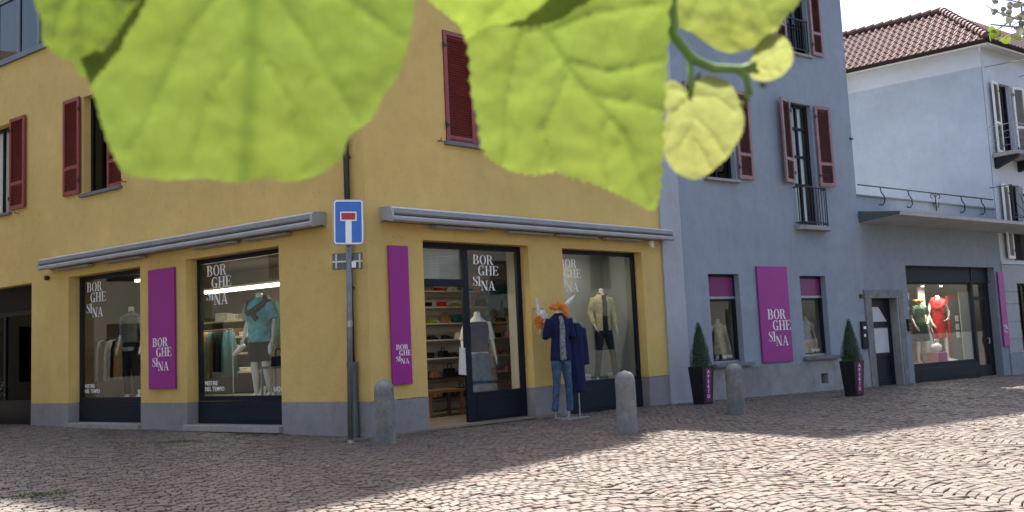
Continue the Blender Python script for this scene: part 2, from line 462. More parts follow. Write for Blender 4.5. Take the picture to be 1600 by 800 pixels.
def room(x0, x1, y0, y1, z0, z1, m, parent, Mx=None, name='room_lining'):
    mb = MB(Mx)
    mb.quad((x0,y1,z0),(x1,y1,z0),(x1,y1,z1),(x0,y1,z1))
    mb.quad((x0,y0,z0),(x0,y1,z0),(x0,y1,z1),(x0,y0,z1))
    mb.quad((x1,y1,z0),(x1,y0,z0),(x1,y0,z1),(x1,y1,z1))
    mb.quad((x0,y1,z1),(x1,y1,z1),(x1,y0,z1),(x0,y0,z1))
    return mb.build(name, m, parent)
def flat(x0, x1, y0, y1, z, m, parent, Mx=None, name='room_floor', th=.04):
    return MB(Mx).box(x0,x1,y0,y1,z-th,z).build(name, m, parent)

# ------------------------------------------------------------------ didone lettering
def arc(cx, cy, rx, ry, a0, a1, n=14):
    return [(cx+rx*math.cos(R(a0+(a1-a0)*i/n)), cy+ry*math.sin(R(a0+(a1-a0)*i/n))) for i in range(n+1)]
def catmull(P, n=6):
    out = []
    for i in range(len(P)-1):
        p0 = P[max(i-1,0)]; p1 = P[i]; p2 = P[i+1]; p3 = P[min(i+2,len(P)-1)]
        for k in range(n):
            t = k/n
            out.append(tuple(.5*((2*p1[j])+(-p0[j]+p2[j])*t+(2*p0[j]-5*p1[j]+4*p2[j]-p3[j])*t*t+(-p0[j]+3*p1[j]-3*p2[j]+p3[j])*t**3) for j in range(len(p1))))
    out.append(tuple(P[-1])); return out
HR = .045
def glyph(ch):
    """list of strips (A,B) in a unit-cap square, and advance width"""
    S = []
    def rect(a,b,c,d): S.append(([(a,c),(b,c)],[(a,d),(b,d)]))
    def stem(x, w=.17, z0=0, z1=1, serif=True, sl=.10, sr=.10):
        rect(x, x+w, z0, z1)
        if serif:
            if z0 == 0: rect(x-sl, x+w+sr, 0, HR)
            if z1 == 1: rect(x-sl, x+w+sr, 1-HR, 1)
    def bowl(cx, cy, ro, ri, ryo, ryi, a0=-90, a1=90):
        S.append((arc(cx,cy,ro,ryo,a0,a1), arc(cx,cy,ri,ryi,a0,a1)))
    if ch == 'B':
        stem(.10, sr=.02); rect(.27,.45,1-HR,1); rect(.27,.45,.50,.50+HR); rect(.27,.48,0,HR)
        bowl(.44,.75,.28,.11,.25,.25-HR); bowl(.47,.27,.32,.14,.27,.27-HR); return S, .88
    if ch == 'O': bowl(.46,.5,.43,.25,.52,.52-HR*.8,0,360); return S, .94
    if ch == 'R':
        stem(.10, sr=.08); rect(.27,.45,1-HR,1); rect(.27,.45,.49,.49+HR)
        bowl(.44,.745,.29,.12,.255,.255-HR)
        S.append(([(.44,.50),(.64,.0)],[(.60,.50),(.84,0)])); rect(.60,.93,0,HR); return S, .96
    if ch == 'G':
        bowl(.46,.5,.43,.25,.52,.52-HR,48,312); rect(.62,.80,.0,.40); rect(.52,.90,.40-HR,.40); rect(.70,.75,.72,1.0); return S, .96
    if ch == 'H': stem(.10); stem(.68); rect(.27,.68,.49,.49+HR); return S, 1.0
    if ch == 'E':
        stem(.10, sr=.05); rect(.27,.72,1-HR,1); rect(.27,.72,0,HR); rect(.27,.55,.49,.49+HR)
        rect(.68,.72,.76,1); rect(.70,.75,0,.27); rect(.52,.555,.39,.64); return S, .84
    if ch == 'I': stem(.10); return S, .38
    if ch == 'S':
        P = [(.56,.72,.02),(.53,.90,.025),(.36,.975,.03),(.17,.90,.08),(.15,.72,.14),(.34,.56,.17),(.50,.42,.17),(.56,.24,.13),(.46,.06,.05),(.30,.025,.03),(.13,.10,.025),(.09,.30,.02)]
        P = catmull(P); A = []; Bq = []
        for i, p in enumerate(P):
            a = P[max(i-1,0)]; b = P[min(i+1,len(P)-1)]; tx, ty = b[0]-a[0], b[1]-a[1]; l = math.hypot(tx,ty) or 1
            nx, ny = -ty/l*p[2]/2, tx/l*p[2]/2
            A.append((p[0]+nx, p[1]+ny)); Bq.append((p[0]-nx, p[1]-ny))
        S.append((A, Bq)); rect(.545,.58,.68,.98); rect(.07,.10,.02,.32); return S, .68
    if ch == 'N':
        rect(.14,.14+HR,0,1); rect(.02,.32,0,HR); rect(.0,.2,1-HR,1); rect(.80,.80+HR,0,1); rect(.66,.97,1-HR,1)
        S.append(([(.10,1),(.66,0)],[(.30,1),(.86,0)])); return S, 1.0
    if ch == 'A':
        S.append(([(.12,0),(.42,1)],[(.17,0),(.47,1)])); S.append(([(.42,1),(.66,0)],[(.52,1),(.85,0)]))
        rect(.24,.66,.30,.30+HR); rect(.0,.30,0,HR); rect(.56,.96,0,HR); return S, .96
def logo(mb, x, z, cap, y0, y1, wx=1.0):
    """three stepped lines; x,z = left and top of the first line"""
    for word, ox, oz in (('BOR',0,0),('GHE',.66,1.13),('SI',-.12,2.27),('NA',.98,2.72)):
        cx = ox
        for k, ch in enumerate(word):
            S, w = glyph(ch)
            for q, (A, Bq) in enumerate(S):
                e = .0004*(q % 5)
                A2 = [(x+(cx+p[0]*1.04)*cap*wx, z-(oz+1-p[1])*cap) for p in A]; B2 = [(x+(cx+p[0]*1.04)*cap*wx, z-(oz+1-p[1])*cap) for p in Bq]
                mb.strip(A2, B2, y0-e, y1)
            cx += w*1.06
def text_obj(txt, size, M, m, parent, name='lettering', bold=.0, align='LEFT', sp=1.0, sx=1.0):
    c = bpy.data.curves.new(name, 'FONT'); c.body = txt; c.size = size*Q; c.extrude = .0015; c.offset = bold*size*Q; c.align_x = align; c.space_line = sp
    o = bpy.data.objects.new(name, c); col.objects.link(o)
    dg = bpy.context.evaluated_depsgraph_get(); me = bpy.data.meshes.new_from_object(o.evaluated_get(dg))
    bpy.data.objects.remove(o)
    me.name = name; me.materials.clear(); me.materials.append(m)
    A = M.copy(); A.translation = A.translation*Q
    me.transform(A @ RX(R(90)) @ Matrix.Diagonal((sx,1,1,1)))
    o = bpy.data.objects.new(name, me); col.objects.link(o); o.parent = parent
    return o

# ------------------------------------------------------------------ windows and shutters
def shutter(parent, x0, x1, z0, z1, y, m, Mx=None, ang=0, hinge='l', split=.28, name='shutter', slatm=None):
    """louvred leaf; y = its back plane (negative = out of the wall)"""
    A = (Mx if Mx is not None else Matrix.Identity(4)); hx = x0 if hinge == 'l' else x1
    A = A @ T(Vector((hx, y, 0))) @ RZ(ang) @ T(Vector((-hx, -y, 0)))
    mb = MB(A); t = .055; w = .085; ya, yb = y-t, y
    mb.box(x0,x0+w,ya,yb,z0,z1); mb.box(x1-w,x1,ya,yb,z0,z1)
    mb.box(x0+w,x1-w,ya+.002,yb,z1-w,z1); mb.box(x0+w,x1-w,ya+.002,yb,z0,z0+w*1.2)
    zs = z0+(z1-z0)*split
    mb.box(x0+w,x1-w,ya+.002,yb,zs-.04,zs+.04)
    nf = len(mb.f); z = z0+w*1.2+.02
    while z < z1-w-.03:
        if abs(z-zs) > .06: mb.quad((x0+w,yb-.004,z+.034),(x1-w,yb-.004,z+.034),(x1-w,ya+.006,z),(x0+w,ya+.006,z))
        z += .048
    mb.box(x0+w, x1-w, yb-.003, yb-.001, z0+w, z1-w)
    o = mb.build(name, m, parent, bevel=0)
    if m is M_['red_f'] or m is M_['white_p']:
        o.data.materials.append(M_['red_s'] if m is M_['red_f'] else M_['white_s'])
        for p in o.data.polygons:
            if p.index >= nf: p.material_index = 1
    for zz in (z0+.3, z1-.3):
        hb = MB(A)
        hb.tube([(hx, ya+.0, zz-.05),(hx, ya+.0, zz+.05)], .022, 6); hb.box(min(hx,hx+.12*(1 if hinge=='l' else -1)), max(hx,hx+.12*(1 if hinge=='l' else -1)), ya-.008, ya, zz-.015, zz+.015)
        hb.build('hinge', M_['iron'], o)
    return o
def holdback(parent, x, z, m, Mx=None):
    MB(Mx).tube([(x,.03,z),(x,-.10,z),(x,-.10,z+.05)], .014, 6).tube([(x,-.06,z),(x+.07,-.06,z-.01)], .011, 6).build('shutter_holdback', m, parent)
def window(parent, x0, x1, z0, z1, y, fm, gm, Mx=None, bars_x=(), bars_z=(), fw=.07, sill=None, sill_y=-.09, curtain=None, back=None, name='window', bw=.05, sillth=.07):
    mb = MB(Mx); a, b = y-.03, y+.05
    mb.box(x0,x0+fw,a,b,z0,z1); mb.box(x1-fw,x1,a,b,z0,z1); mb.box(x0+fw,x1-fw,a+.003,b,z1-fw,z1); mb.box(x0+fw,x1-fw,a+.003,b,z0,z0+fw)
    for x in bars_x: mb.box(x-bw/2,x+bw/2,a+.006,b-.004,z0+fw,z1-fw)
    for z in bars_z: mb.box(x0+fw,x1-fw,a+.009,b-.006,z-bw/2,z+bw/2)
    w = mb.build(name, fm, parent, bevel=.006)
    MB(Mx).box(x0+fw-.01,x1-fw+.01,y+.012,y+.02,z0+fw-.01,z1-fw+.01).build('pane', gm, w)
    if sill: MB(Mx).box(x0-.06,x1+.06,sill_y,y-.03,z0-sillth,z0+.002).build('sill', sill, w, bevel=.008)
    if curtain:
        c = MB(Mx); n = 40
        P = [(x0+fw+(x1-x0-2*fw)*i/n, y+.14+.025*math.sin(i*1.9)+.01*math.sin(i*.7)) for i in range(n+1)]
        for i in range(n): c.quad((P[i][0],P[i][1],z0),(P[i+1][0],P[i+1][1],z0),(P[i+1][0],P[i+1][1],z1),(P[i][0],P[i][1],z1))
        c.build('curtain', curtain, w, smooth=True)
    if back:
        rm = room(x0,x1,y+.05,y+1.6,z0,z1,back,w,Mx,'room_lining'); flat(x0,x1,y+.05,y+1.6,z0,back,w,Mx)
    return w

# ================================================================== YELLOW CORNER HOUSE
yh = thing('corner_house', 'ochre yellow rendered corner house with red louvred shutters and a grey plinth', 'house', MR)
LX = MR.inverted() @ ML          # left facade coordinates inside the house
def xl(s): return -s
def build_yellow():
    Lops = [(-15.2,-11.35,.02,3.565),(-9.68,-6.8,.1,3.57),(-5.18,-2.30,.1,3.57),(-9.05,-7.5,5.46,7.8),(-13.95,-12.4,5.46,7.8),(-14.9,-9.4,9.48,11.2)]
    Rops = [(1.24,3.95,-.4,3.5),(4.95,7.6,-.4,3.49),(1.9,3.4,5.44,7.66),(5.4,6.9,5.44,7.66)]
    w = MB(LX); wall(w,-15.5,-1.2,.615,18.4,Lops,.32); wall(w,-1.2,0,.615,10.3,[],.32); w.build('wall', M_['ochre'], yh)  # left part raised unseen above the loft to shade the near paving
    w = MB(); wall(w,0,8.36,.615,10.3,Rops,.30); w.build('wall', M_['ochre'], yh)
    w = MB(LX); wall(w,-15.5,.004,-.5,.615,Lops,.318,y=-.006,back=False); w.build('plinth', M_['ochre_plinth'], yh)
    w = MB(); wall(w,-.004,8.36,-.5,.605,Rops,.298,y=-.006,back=False); w.build('plinth', M_['ochre_plinth'], yh)
    # body behind the facades: rear walls and roofs
    A = LX @ Vector((-15.5,.32,0)); 
    b = MB()
    P0 = LX @ Vector((-15.5,0,0)); P1 = LX @ Vector((-15.5,9,0)); P2 = Vector((8.36,9,0)); P3 = Vector((8.36,0,0))
    for p, q, h in ((P0,P1,18.4),(P1,P2,10.3),(P2,P3,10.3)):
        b.quad((p.x,p.y,-.5),(q.x,q.y,-.5),(q.x,q.y,h),(p.x,p.y,h))
    b.build('rear_wall', M_['ochre'], yh)
    r = MB(); e = LX @ Vector((0,0,0))
    r.add([(0,-.0,10.3),(8.36,0,10.3),(8.36,9,10.3),(0,9,10.3)], [(0,1,2,3)])
    c = [LX @ Vector(v) for v in ((-15.5,0,18.4),(-1.2,0,18.4),(-1.2,8,19.6),(-15.5,8,19.6),(-1.2,.01,10.3),(-1.2,8,10.3),(-15.5,8,10.3))]
    r.add(c, [(0,1,2,3),(1,4,5,2),(2,5,6,3)])
    r.build('roof', M_['tiles'], yh)
    # --- left facade upper windows
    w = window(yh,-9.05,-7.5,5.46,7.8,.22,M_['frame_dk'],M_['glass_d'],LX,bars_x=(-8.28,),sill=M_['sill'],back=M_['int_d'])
    shutter(yh,-9.80,-9.10,5.50,7.82,-.03,M_['red'],LX,hinge='r'); shutter(yh,-8.26,-7.53,5.50,7.76,.12,M_['red'],LX,hinge='r',ang=R(-4))
    holdback(yh,-7.32,5.52,M_['red'],LX)
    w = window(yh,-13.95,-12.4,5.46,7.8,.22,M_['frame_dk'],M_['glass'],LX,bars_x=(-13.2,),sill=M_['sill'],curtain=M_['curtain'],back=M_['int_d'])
    shutter(yh,-12.34,-11.60,5.48,7.84,-.03,M_['red'],LX,hinge='l'); holdback(yh,-12.0,5.38,M_['red'],LX)
    # loft glazing
    w = window(yh,-14.9,-9.4,9.48,11.2,.04,M_['grey_f'],M_['glass_d'],LX,bars_x=(-14.2,-13.25,-12.12,-11.15,-10.2),fw=.1,bw=.13,back=M_['int_d'],name='loft_window')
    MB(LX).box(-15.0,-9.3,-.08,.03,9.38,9.48).build('sill', M_['grey_f'], w)
    # --- left facade shop windows
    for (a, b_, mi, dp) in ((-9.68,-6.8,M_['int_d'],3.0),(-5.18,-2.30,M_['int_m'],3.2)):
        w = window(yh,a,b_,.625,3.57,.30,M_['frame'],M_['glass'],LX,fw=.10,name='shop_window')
        MB(LX).box(a,b_,.26,.33,.17,.62).box(a+.1,b_-.1,.248,.262,.24,.56).build('base_panel', M_['panel'], w, bevel=.006)
        MB(LX).box(a-.02,b_+.02,-.10,.33,.045,.165).build('sill', M_['sill_l'], w, bevel=.01)
        mb = MB(LX); logo(mb, a+.27 if a < -6 else a+.29, 3.42, .222, .300, .303); mb.build('lettering', M_['letter'], w)
        text_obj('VESTIRE\nNEL TEMPO', .125, LX @ T(Vector((a+.18,.300,.945))), M_['letter'], w, bold=.004, sp=.95, sx=.95)
        text_obj('uomo', .20, LX @ T(Vector((a+2.30,.300,.80))), M_['letter'], w)
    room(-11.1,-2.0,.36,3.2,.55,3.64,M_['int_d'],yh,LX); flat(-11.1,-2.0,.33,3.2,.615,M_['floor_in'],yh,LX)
    # garage / dark doorway at far left
    g = MB(LX).box(-15.2,-11.35,.26,.34,2.95,3.565); g.build('roller_box', plain('brown_roller_box',(.014,.012,.011),.8,spec=.2), yh, bevel=.01)
    w = window(yh,-15.2,-11.35,.55,2.95,.34,M_['frame_dk'],glass('door_glass',(.12,.19,.20),.2),LX,bars_x=(-13.3,-11.75),fw=.12,bw=.1,name='glazed_door')
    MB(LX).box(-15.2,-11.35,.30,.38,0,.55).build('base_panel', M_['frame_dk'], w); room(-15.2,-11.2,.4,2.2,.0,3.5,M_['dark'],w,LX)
    flat(-15.2,-11.2,.38,2.2,.02,M_['int_d'],w,LX)
    # small round vent by the awning, sensor
    MB(LX @ T(Vector((-10.55,-.05,3.62))) @ RX(R(-90))).lathe([(.0,.05),(.05,.05),(.06,.0),(.06,-.04)],12).build('vent', M_['dark'], yh)
    # --- right facade, upper floor: shutters closed
    for a in (1.9,5.4):
        w = window(yh,a,a+1.5,5.44,7.66,.22,M_['frame_dk'],M_['glass_d'],None,bars_x=(a+.75,),sill=M_['sill'],back=M_['int_d'])
        shutter(yh,a+.01,a+.745,5.47,7.66,.03,M_['red'],None,hinge='l',split=.0); shutter(yh,a+.755,a+1.49,5.47,7.66,.03,M_['red'],None,hinge='r',split=.0)
        holdback(yh,a-.2,5.42,M_['red'])
    # --- right facade, entrance
    y = .27; fm = M_['frame']
    e = MB()
    e.box(1.24,1.36,y-.03,y+.05,-.05,3.5); e.box(2.38,2.52,y-.032,y+.05,-.05,3.39); e.box(3.83,3.95,y-.03,y+.05,-.05,3.5)
    e.box(1.36,3.83,y-.03,y+.05,3.39,3.5); e.box(1.36,2.38,y-.035,y+.05,2.66,2.80); e.box(2.52,3.83,y-.025,y+.05,-.02,.60)
    en = e.build('shop_entrance', fm, yh, bevel=.008)
    MB().box(2.62,3.73,y-.036,y-.02,.08,.5).build('base_panel', M_['frame'], en, bevel=.01)
    MB().box(1.36,2.38,y+.01,y+.018,2.80,3.39).build('pane', M_['glass'], en)
    MB().box(2.52,3.83,y+.01,y+.018,.60,3.39).build('pane', M_['glass'], en)
    b = MB()
    for i in range(20): b.quad((1.37,y+.05,2.80+.029*i),(2.37,y+.05,2.80+.029*i),(2.37,y+.075,2.823+.029*i),(1.37,y+.075,2.823+.029*i))
    b.build('venetian_blind', M_['blind'], en)
    mb = MB(); logo(mb, 2.68, 3.30, .19, y+.003, y+.006, .98); mb.build('lettering', M_['letter'], en)
    # open leaf swung inward along the left side
    lf = MB(T(Vector((1.36,y+.05,0))) @ RZ(R(80))).box(0,.09,-.02,.04,0,2.64).box(.93,1.02,-.02,.04,0,2.64).box(.09,.93,-.018,.038,2.53,2.64).box(.09,.93,-.018,.038,0,.5)
    lf.build('door_leaf', fm, en, bevel=.006)
    rm = MB(); H0, H1 = .0, 3.6
    P = [(.45,.33),(.45,3.7),(8.15,3.7),(8.15,1.5),(4.7,1.5),(4.7,.33)]
    for (a, b_) in zip(P[:-1], P[1:]): rm.quad((a[0],a[1],H0),(b_[0],b_[1],H0),(b_[0],b_[1],H1),(a[0],a[1],H1))
    rm.quad((.45,.33,H1),(.45,1.5,H1),(4.7,1.5,H1),(4.7,.33,H1)); rm.quad((.45,1.5,H1),(.45,3.7,H1),(8.15,3.7,H1),(8.15,1.5,H1))
    rm.build('room_lining', M_['int_w'], en)
    MB().box(.45,4.7,-.02,1.5,-.005,.035).box(.45,8.15,1.5,3.7,-.005,.035).build('room_floor', M_['floor_in'], en)
    # --- right facade shop window
    w = window(yh,4.95,7.6,.55,3.49,.25,M_['frame'],M_['glass'],None,fw=.09,name='shop_window')
    MB().box(4.95,7.6,.21,.28,-.06,.55).box(5.1,7.45,.198,.212,.02,.46).build('base_panel', M_['panel'], w, bevel=.006)
    room(4.75,7.75,.31,1.35,.52,3.55,M_['int_l'],w); flat(4.75,7.75,.31,1.35,.54,M_['int_l'],w)
    mb = MB(); logo(mb, 5.10, 3.29, .19, .25, .253, 1.0); mb.build('lettering', M_['letter'], w)
build_yellow()

# awnings -------------------------------------------------------------------
def awning(M, x0, x1, zt, label, plates, endcap_left):
    t = thing('awning', label, 'awning', M @ T(Vector((x0,0,zt-.27))), 'closed cassette awnings over the shopfronts')
    A = T(Vector((-x0,0,-(zt-.27))))
    z = zt
    MB(A).prism_x([(0,z),(-.02,z+.03),(-.30,z-.005),(-.345,z-.03),(-.345,z-.045),(-.30,z-.03),(0,z-.02)],x0+.04,x1-.04).build('hood', M_['awn_w'], t)
    MB(A).prism_x([(-.0,z-.021),(-.30,z-.032),(-.345,z-.05),(-.355,z-.12),(-.32,z-.15),(-.22,z-.13),(0,z-.10)],x0+.04,x1-.04).build('cassette', M_['awn'], t)
    MB(A).prism_x([(0,z-.101),(-.2,z-.14),(-.2,z-.24),(0,z-.25)],x0+.06,x1-.06).build('fabric_roll', M_['awn'], t)
    MB(A).prism_x([(-.24,z-.17),(-.335,z-.165),(-.365,z-.20),(-.355,z-.25),(-.30,z-.27),(-.24,z-.25)],x0+.05,x1-.05).build('front_bar', M_['awn_l'], t, bevel=.006)
    for xx in (x0, x1-.05):
        e = [(0,z+.02),(-.30,z-.0),(-.36,z-.05),(-.375,z-.2),(-.34,z-.28),(-.1,z-.22),(0,z-.26)]
        MB(A).prism_x(e, xx, xx+.05).build('end_cap', M_['awn_l'], t, bevel=.006)
    for p0, p1 in plates:
        MB(A).prism_x([(-.06,z-.262),(-.20,z-.268),(-.22,z-.31),(-.05,z-.325)],p0,p1).build('folding_arm', M_['awn_l'], t, bevel=.006)
    return t
awning(ML,-10.42,-.98,4.045,'long grey cassette awning closed over the two display windows left of the corner',[(-9.9,-8.55),(-7.9,-6.5),(-4.7,-3.4),(-3.1,-1.9)],1)
aw = awning(MR,.30,8.42,4.03,'long grey cassette awning closed over the shop entrance right of the corner',[(1.4,2.7),(3.3,4.5),(4.7,5.9),(6.2,7.4)],1)
MB(T(Vector((-.30,0,-3.76)))).box(7.75,7.83,-.2,-.12,3.60,3.75).build('crank_eye', M_['white_p'], aw)
# downpipe
dp = thing('downpipe', 'thin black downpipe on the corner house, ending in a grey-green iron foot', 'downpipe', ML @ T(Vector((-.34,-.10,0))))
MB().tube([(0,0,1.28),(0,0,10.2)],.055,12).build('pipe', M_['pipe'], dp, smooth=True)
p = MB().tube([(0,0,-.03),(0,0,1.30)],.085,12).tube([(0,0,1.22),(0,0,1.31)],.098,12); p.build('iron_foot', M_['pipe2'], dp)
for z in (2.6,4.95,7.5): MB().tube([(0,0,z),(0,0,z+.05)],.066,12).box(-.015,.015,0,.1,z+.01,z+.04).build('bracket', M_['pipe'], dp)

# purple banner panels -------------------------------------------------------
def banner(M, x0, x1, z0, z1, lx, lz, cap, label, wx=1.0, th=.045):
    t = thing('sign_panel', label, 'sign panel', M @ T(Vector((x0,0,z0))), 'magenta sign panels on the facades')
    w, h = x1-x0, z1-z0
    MB().box(0,w,-.02-th,-.02,0,h).build('board', M_['mag'], t, bevel=.006)
    mb = MB(); logo(mb, lx-x0, lz-z0, cap, -.024-th, -.021-th, wx); mb.build('lettering', M_['letter'], t)
    f = MB()
    for xx in (w*.33, w*.75): f.tube([(xx,-.012,h+.16),(xx,.0,h+.16)],.014,8)
    for xx in (w*.15, w*.85): f.box(xx-.02,xx+.02,-.02,.0,h*.1,h*.9)
    f.build('fixing', M_['steel'], t)
    return t
banner(ML,-6.42,-5.50,.905,3.445,-6.26,1.98,.185,'magenta sign panel with white serif lettering between the two display windows left of the corner')
banner(MR,.427,.855,.87,3.36,.515,1.58,.092,'narrow magenta sign panel on the ochre wall beside the shop entrance')
banner(MBl,3.33,4.56,.73,3.228,3.63,2.10,.255,'wide magenta sign panel on the blue wall between two small windows')
banner(MBl,15.86,16.24,.68,3.20,15.93,1.42,.075,'tall thin magenta sign panel at the far right end, next to the pale rusticated house')

# ================================================================== BLUE HOUSE + LOW WING
bh = thing('blue_house', 'tall grey-blue rendered house with faded red shutters and a low wing holding a shop', 'house', MBl)
def build_blue():
    ops = [(1.534,2.682,.78,3.02),(5.16,6.305,.80,3.0),(1.70,2.85,5.45,7.82),(5.28,6.26,4.42,7.84),(5.40,6.42,9.30,11.7),(1.6,2.7,9.3,11.7),(5.74,6.05,.05,.33)]
    wall(MB(),.02,8.13,.66,17.7,ops,.24).build('wall', M_['blue'], bh)
    wall(MB(),.02,8.13,-.6,.66,ops,.22,y=-.025,back=False).build('dado', M_['dado'], bh)
    MB().quad((0,0,.66),(8.13,0,.66),(8.13,-.025,.66),(0,-.025,.66)).build('dado_ledge', M_['dado'], bh)
    MB().box(5.74,6.05,.18,.24,.05,.33).build('cellar_vent', M_['dark'], bh)
    MB().box(-.06,.62,-.07,.05,-.5,17.7).build('pilaster', M_['pilaster'], bh, bevel=.01)
    b = MB(); pts = [(0.02,.02),(.02,9.5),(8.13,9.5),(8.13,.02)]
    for i in range(3):
        p, q = pts[i], pts[i+1]; b.quad((p[0],p[1],-.6),(q[0],q[1],-.6),(q[0],q[1],17.7),(p[0],p[1],17.7))
    b.build('side_wall', M_['blue'], bh)
    r = MB(); r.prism_x([(-.05,17.7),(4.7,19.8),(9.6,17.7)],-.05,8.2); r.build('roof', M_['tiles'], bh)
    # ground floor windows
    for a, b_, zb, zt in ((1.534,2.682,.80,3.02),(5.16,6.305,.82,3.0)):
        y = .19
        w = window(bh,a,b_,zb,zt,y,M_['frame'],M_['glass'],bars_z=(2.42,),fw=.08,bw=.16,name='window')
        MB().box(a+.07,b_-.07,y-.028,y+.002,2.46,zt-.07).build('film', M_['mag_d'], w)
        MB().box(a+.02,b_-.02,y-.05,y-.03,2.40,2.46).build('drip_rail', M_['steel'], w)
        MB().box(a-.05 if a < 2 else a-.12,b_+.25,-.13,y-.02,zb-.10,zb-.01).build('sill', M_['sill'], w, bevel=.01)
        MB().box(a+.06,b_-.06,y-.06,y-.02,zb-.005,zb+.05).build('drip_rail', M_['steel'], w)
        room(a-.5,b_+.5,y+.06,2.2,.6,zt+.05,M_['int_m'],w); flat(a-.5,b_+.5,y+.06,2.2,.62,M_['floor_in'],w)
        text_obj('fashion', .13, T(Vector((a+.55,y,zb+.12))), M_['letter'], w)
    # upper windows
    w = window(bh,1.70,2.85,5.45,7.82,.17,M_['frame_dk'],M_['glass_d'],bars_x=(2.28,),bars_z=(6.25,7.05),sill=M_['sill_l'],back=M_['int_d'],sill_y=-.12)
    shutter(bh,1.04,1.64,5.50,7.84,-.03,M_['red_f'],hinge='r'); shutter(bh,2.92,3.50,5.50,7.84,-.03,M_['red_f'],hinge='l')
    w = window(bh,5.28,6.26,4.42,7.84,.17,M_['frame_dk'],M_['glass'],bars_x=(5.77,),bars_z=(5.55,6.35,7.15),fw=.09,bw=.07,curtain=M_['curtain'],back=M_['int_d'],name='french_window')
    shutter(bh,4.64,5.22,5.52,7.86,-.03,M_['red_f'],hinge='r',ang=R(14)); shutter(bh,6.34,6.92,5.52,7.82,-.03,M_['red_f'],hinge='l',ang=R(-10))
    MB().prism_z([(5.12,0),(5.12,-.16),(5.3,-.28),(6.3,-.28),(6.5,-.16),(6.5,0)],4.24,4.36).build('balcony_slab', M_['sill_l'], bh, bevel=.012)
    rl = MB(); P = [(5.18,.0),(5.18,-.14),(5.32,-.23),(6.28,-.23),(6.44,-.14),(6.44,0)]
    rl.tube([(x,y,5.42) for x,y in P],.022,6); rl.tube([(x,y,4.45) for x,y in P],.016,6)
    for x in [5.18+i*.115 for i in range(12)]:
        y = -.23 if 5.32 <= x <= 6.28 else -.14-(.09*(x-5.18)/.14 if x < 5.32 else .09*(6.44-x)/.16)
        rl.tube([(x,y,4.36),(x,y,5.42)],.013,5)
    rl.build('balcony_railing', M_['iron'], bh)
    for a in (5.40,1.6):
        w = window(bh,a,a+1.02,9.30,11.7,.17,M_['frame_dk'],M_['glass_d'],bars_x=(a+.51,),bars_z=(10.1,10.9),sill=M_['sill_l'],back=M_['int_d'],sill_y=-.08)
        rl = MB()
        rl.box(a+.02,a+1.0,-.02,.01,10.28,10.32); rl.box(a+.02,a+1.0,-.02,.01,9.42,9.45)
        for i in range(9): rl.box(a+.05+i*.115,a+.065+i*.115,-.015,.005,9.45,10.28)
        rl.build('window_guard', M_['iron'], bh)
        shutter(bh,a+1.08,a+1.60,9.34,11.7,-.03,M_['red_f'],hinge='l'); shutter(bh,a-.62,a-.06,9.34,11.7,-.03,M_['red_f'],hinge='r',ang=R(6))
    MB().tube([(8.0,-.04,7.05),(8.12,-.04,7.05)],.03,8).build('cable_clip', M_['iron'], bh)
    MB().box(8.13,11.8,.5,3.2,12.8,17.7).build('shade_block', M_['blue'], bh)  # unseen block added above the frame to shade the paving at right
    # ---------------- wing
    wo = [(8.37,9.76,-.6,2.36),(10.36,15.77,-.6,3.36)]
    wall(MB(),8.13,16.36,-.6,4.60,wo,.32,y=.0).build('wall', M_['blue_dark'], bh)
    wall(MB(),8.13,16.36,4.60,5.38,[],.25,y=.06).build('parapet', M_['blue'], bh)
    MB().box(8.13,16.3,.0,.30,5.38,5.425).build('parapet_coping', M_['steel_d'], bh)
    b = MB(); b.quad((8.13,.32,4.7),(16.36,.32,4.7),(16.36,6,4.7),(8.13,6,4.7)); b.quad((8.13,6,-.6),(16.36,6,-.6),(16.36,6,4.7),(8.13,6,4.7))
    b.build('terrace', M_['concrete'], bh)
    # stone door surround, door
    s = MB(); s.box(8.06,8.37,-.05,.20,-.6,2.36); s.box(9.76,10.02,-.05,.20,-.6,2.36); s.box(8.04,10.04,-.055,.20,2.36,2.60)
    s.build('door_surround', M_['granite_l'], bh, bevel=.012)
    s = MB(); s.box(9.70,9.762,-.03,.30,-.6,2.355); s.build('door_reveal', M_['dado'], bh)
    MB().box(8.37,9.76,-.10,.32,-.5,-.20).build('door_step', M_['granite_l'], bh, bevel=.015)
    y = .22; d = MB(); a, b_ = 8.37, 9.70
    d.box(a,a+.12,y,y+.07,-.2,2.36); d.box(b_-.16,b_,y,y+.07,-.2,2.36); d.box(a+.12,b_-.16,y+.002,y+.07,2.12,2.36)
    for z0, z1 in ((1.50,1.68),(.66,.76),(-.2,-.04)): d.box(a+.12,b_-.16,y-.004,y+.07,z0,z1)
    d.box(a+.12,b_-.16,y+.012,y+.06,-.04,.0); d.box(a+.12,b_-.16,y+.01,y+.06,-.04,.66-.62+.0)
    d.prism_y([(b_-.16,2.12),(b_-.55,2.12),(b_-.16,1.68)],y+.0,y+.06)  # dark triangle over the top pane, shaped to imitate a reflection
    do = d.build('entrance_door', M_['frame'], bh, bevel=.008)
    MB().box(a+.12,b_-.16,y+.03,y+.045,.02,.66).box(a+.12,b_-.16,y+.033,y+.047,-.04,.05).build('kick_panel', M_['frame'], do)
    for z0, z1 in ((.76,1.50),(1.68,2.12)): MB().box(a+.12,b_-.16,y+.03,y+.04,z0,z1).build('pane', M_['frost'], do)
    MB().box(a+.12,b_-.16,y+.026,y+.03,-.04+.70,.76).build('rail', M_['frame'], do)
    # shop 2
    y = .28
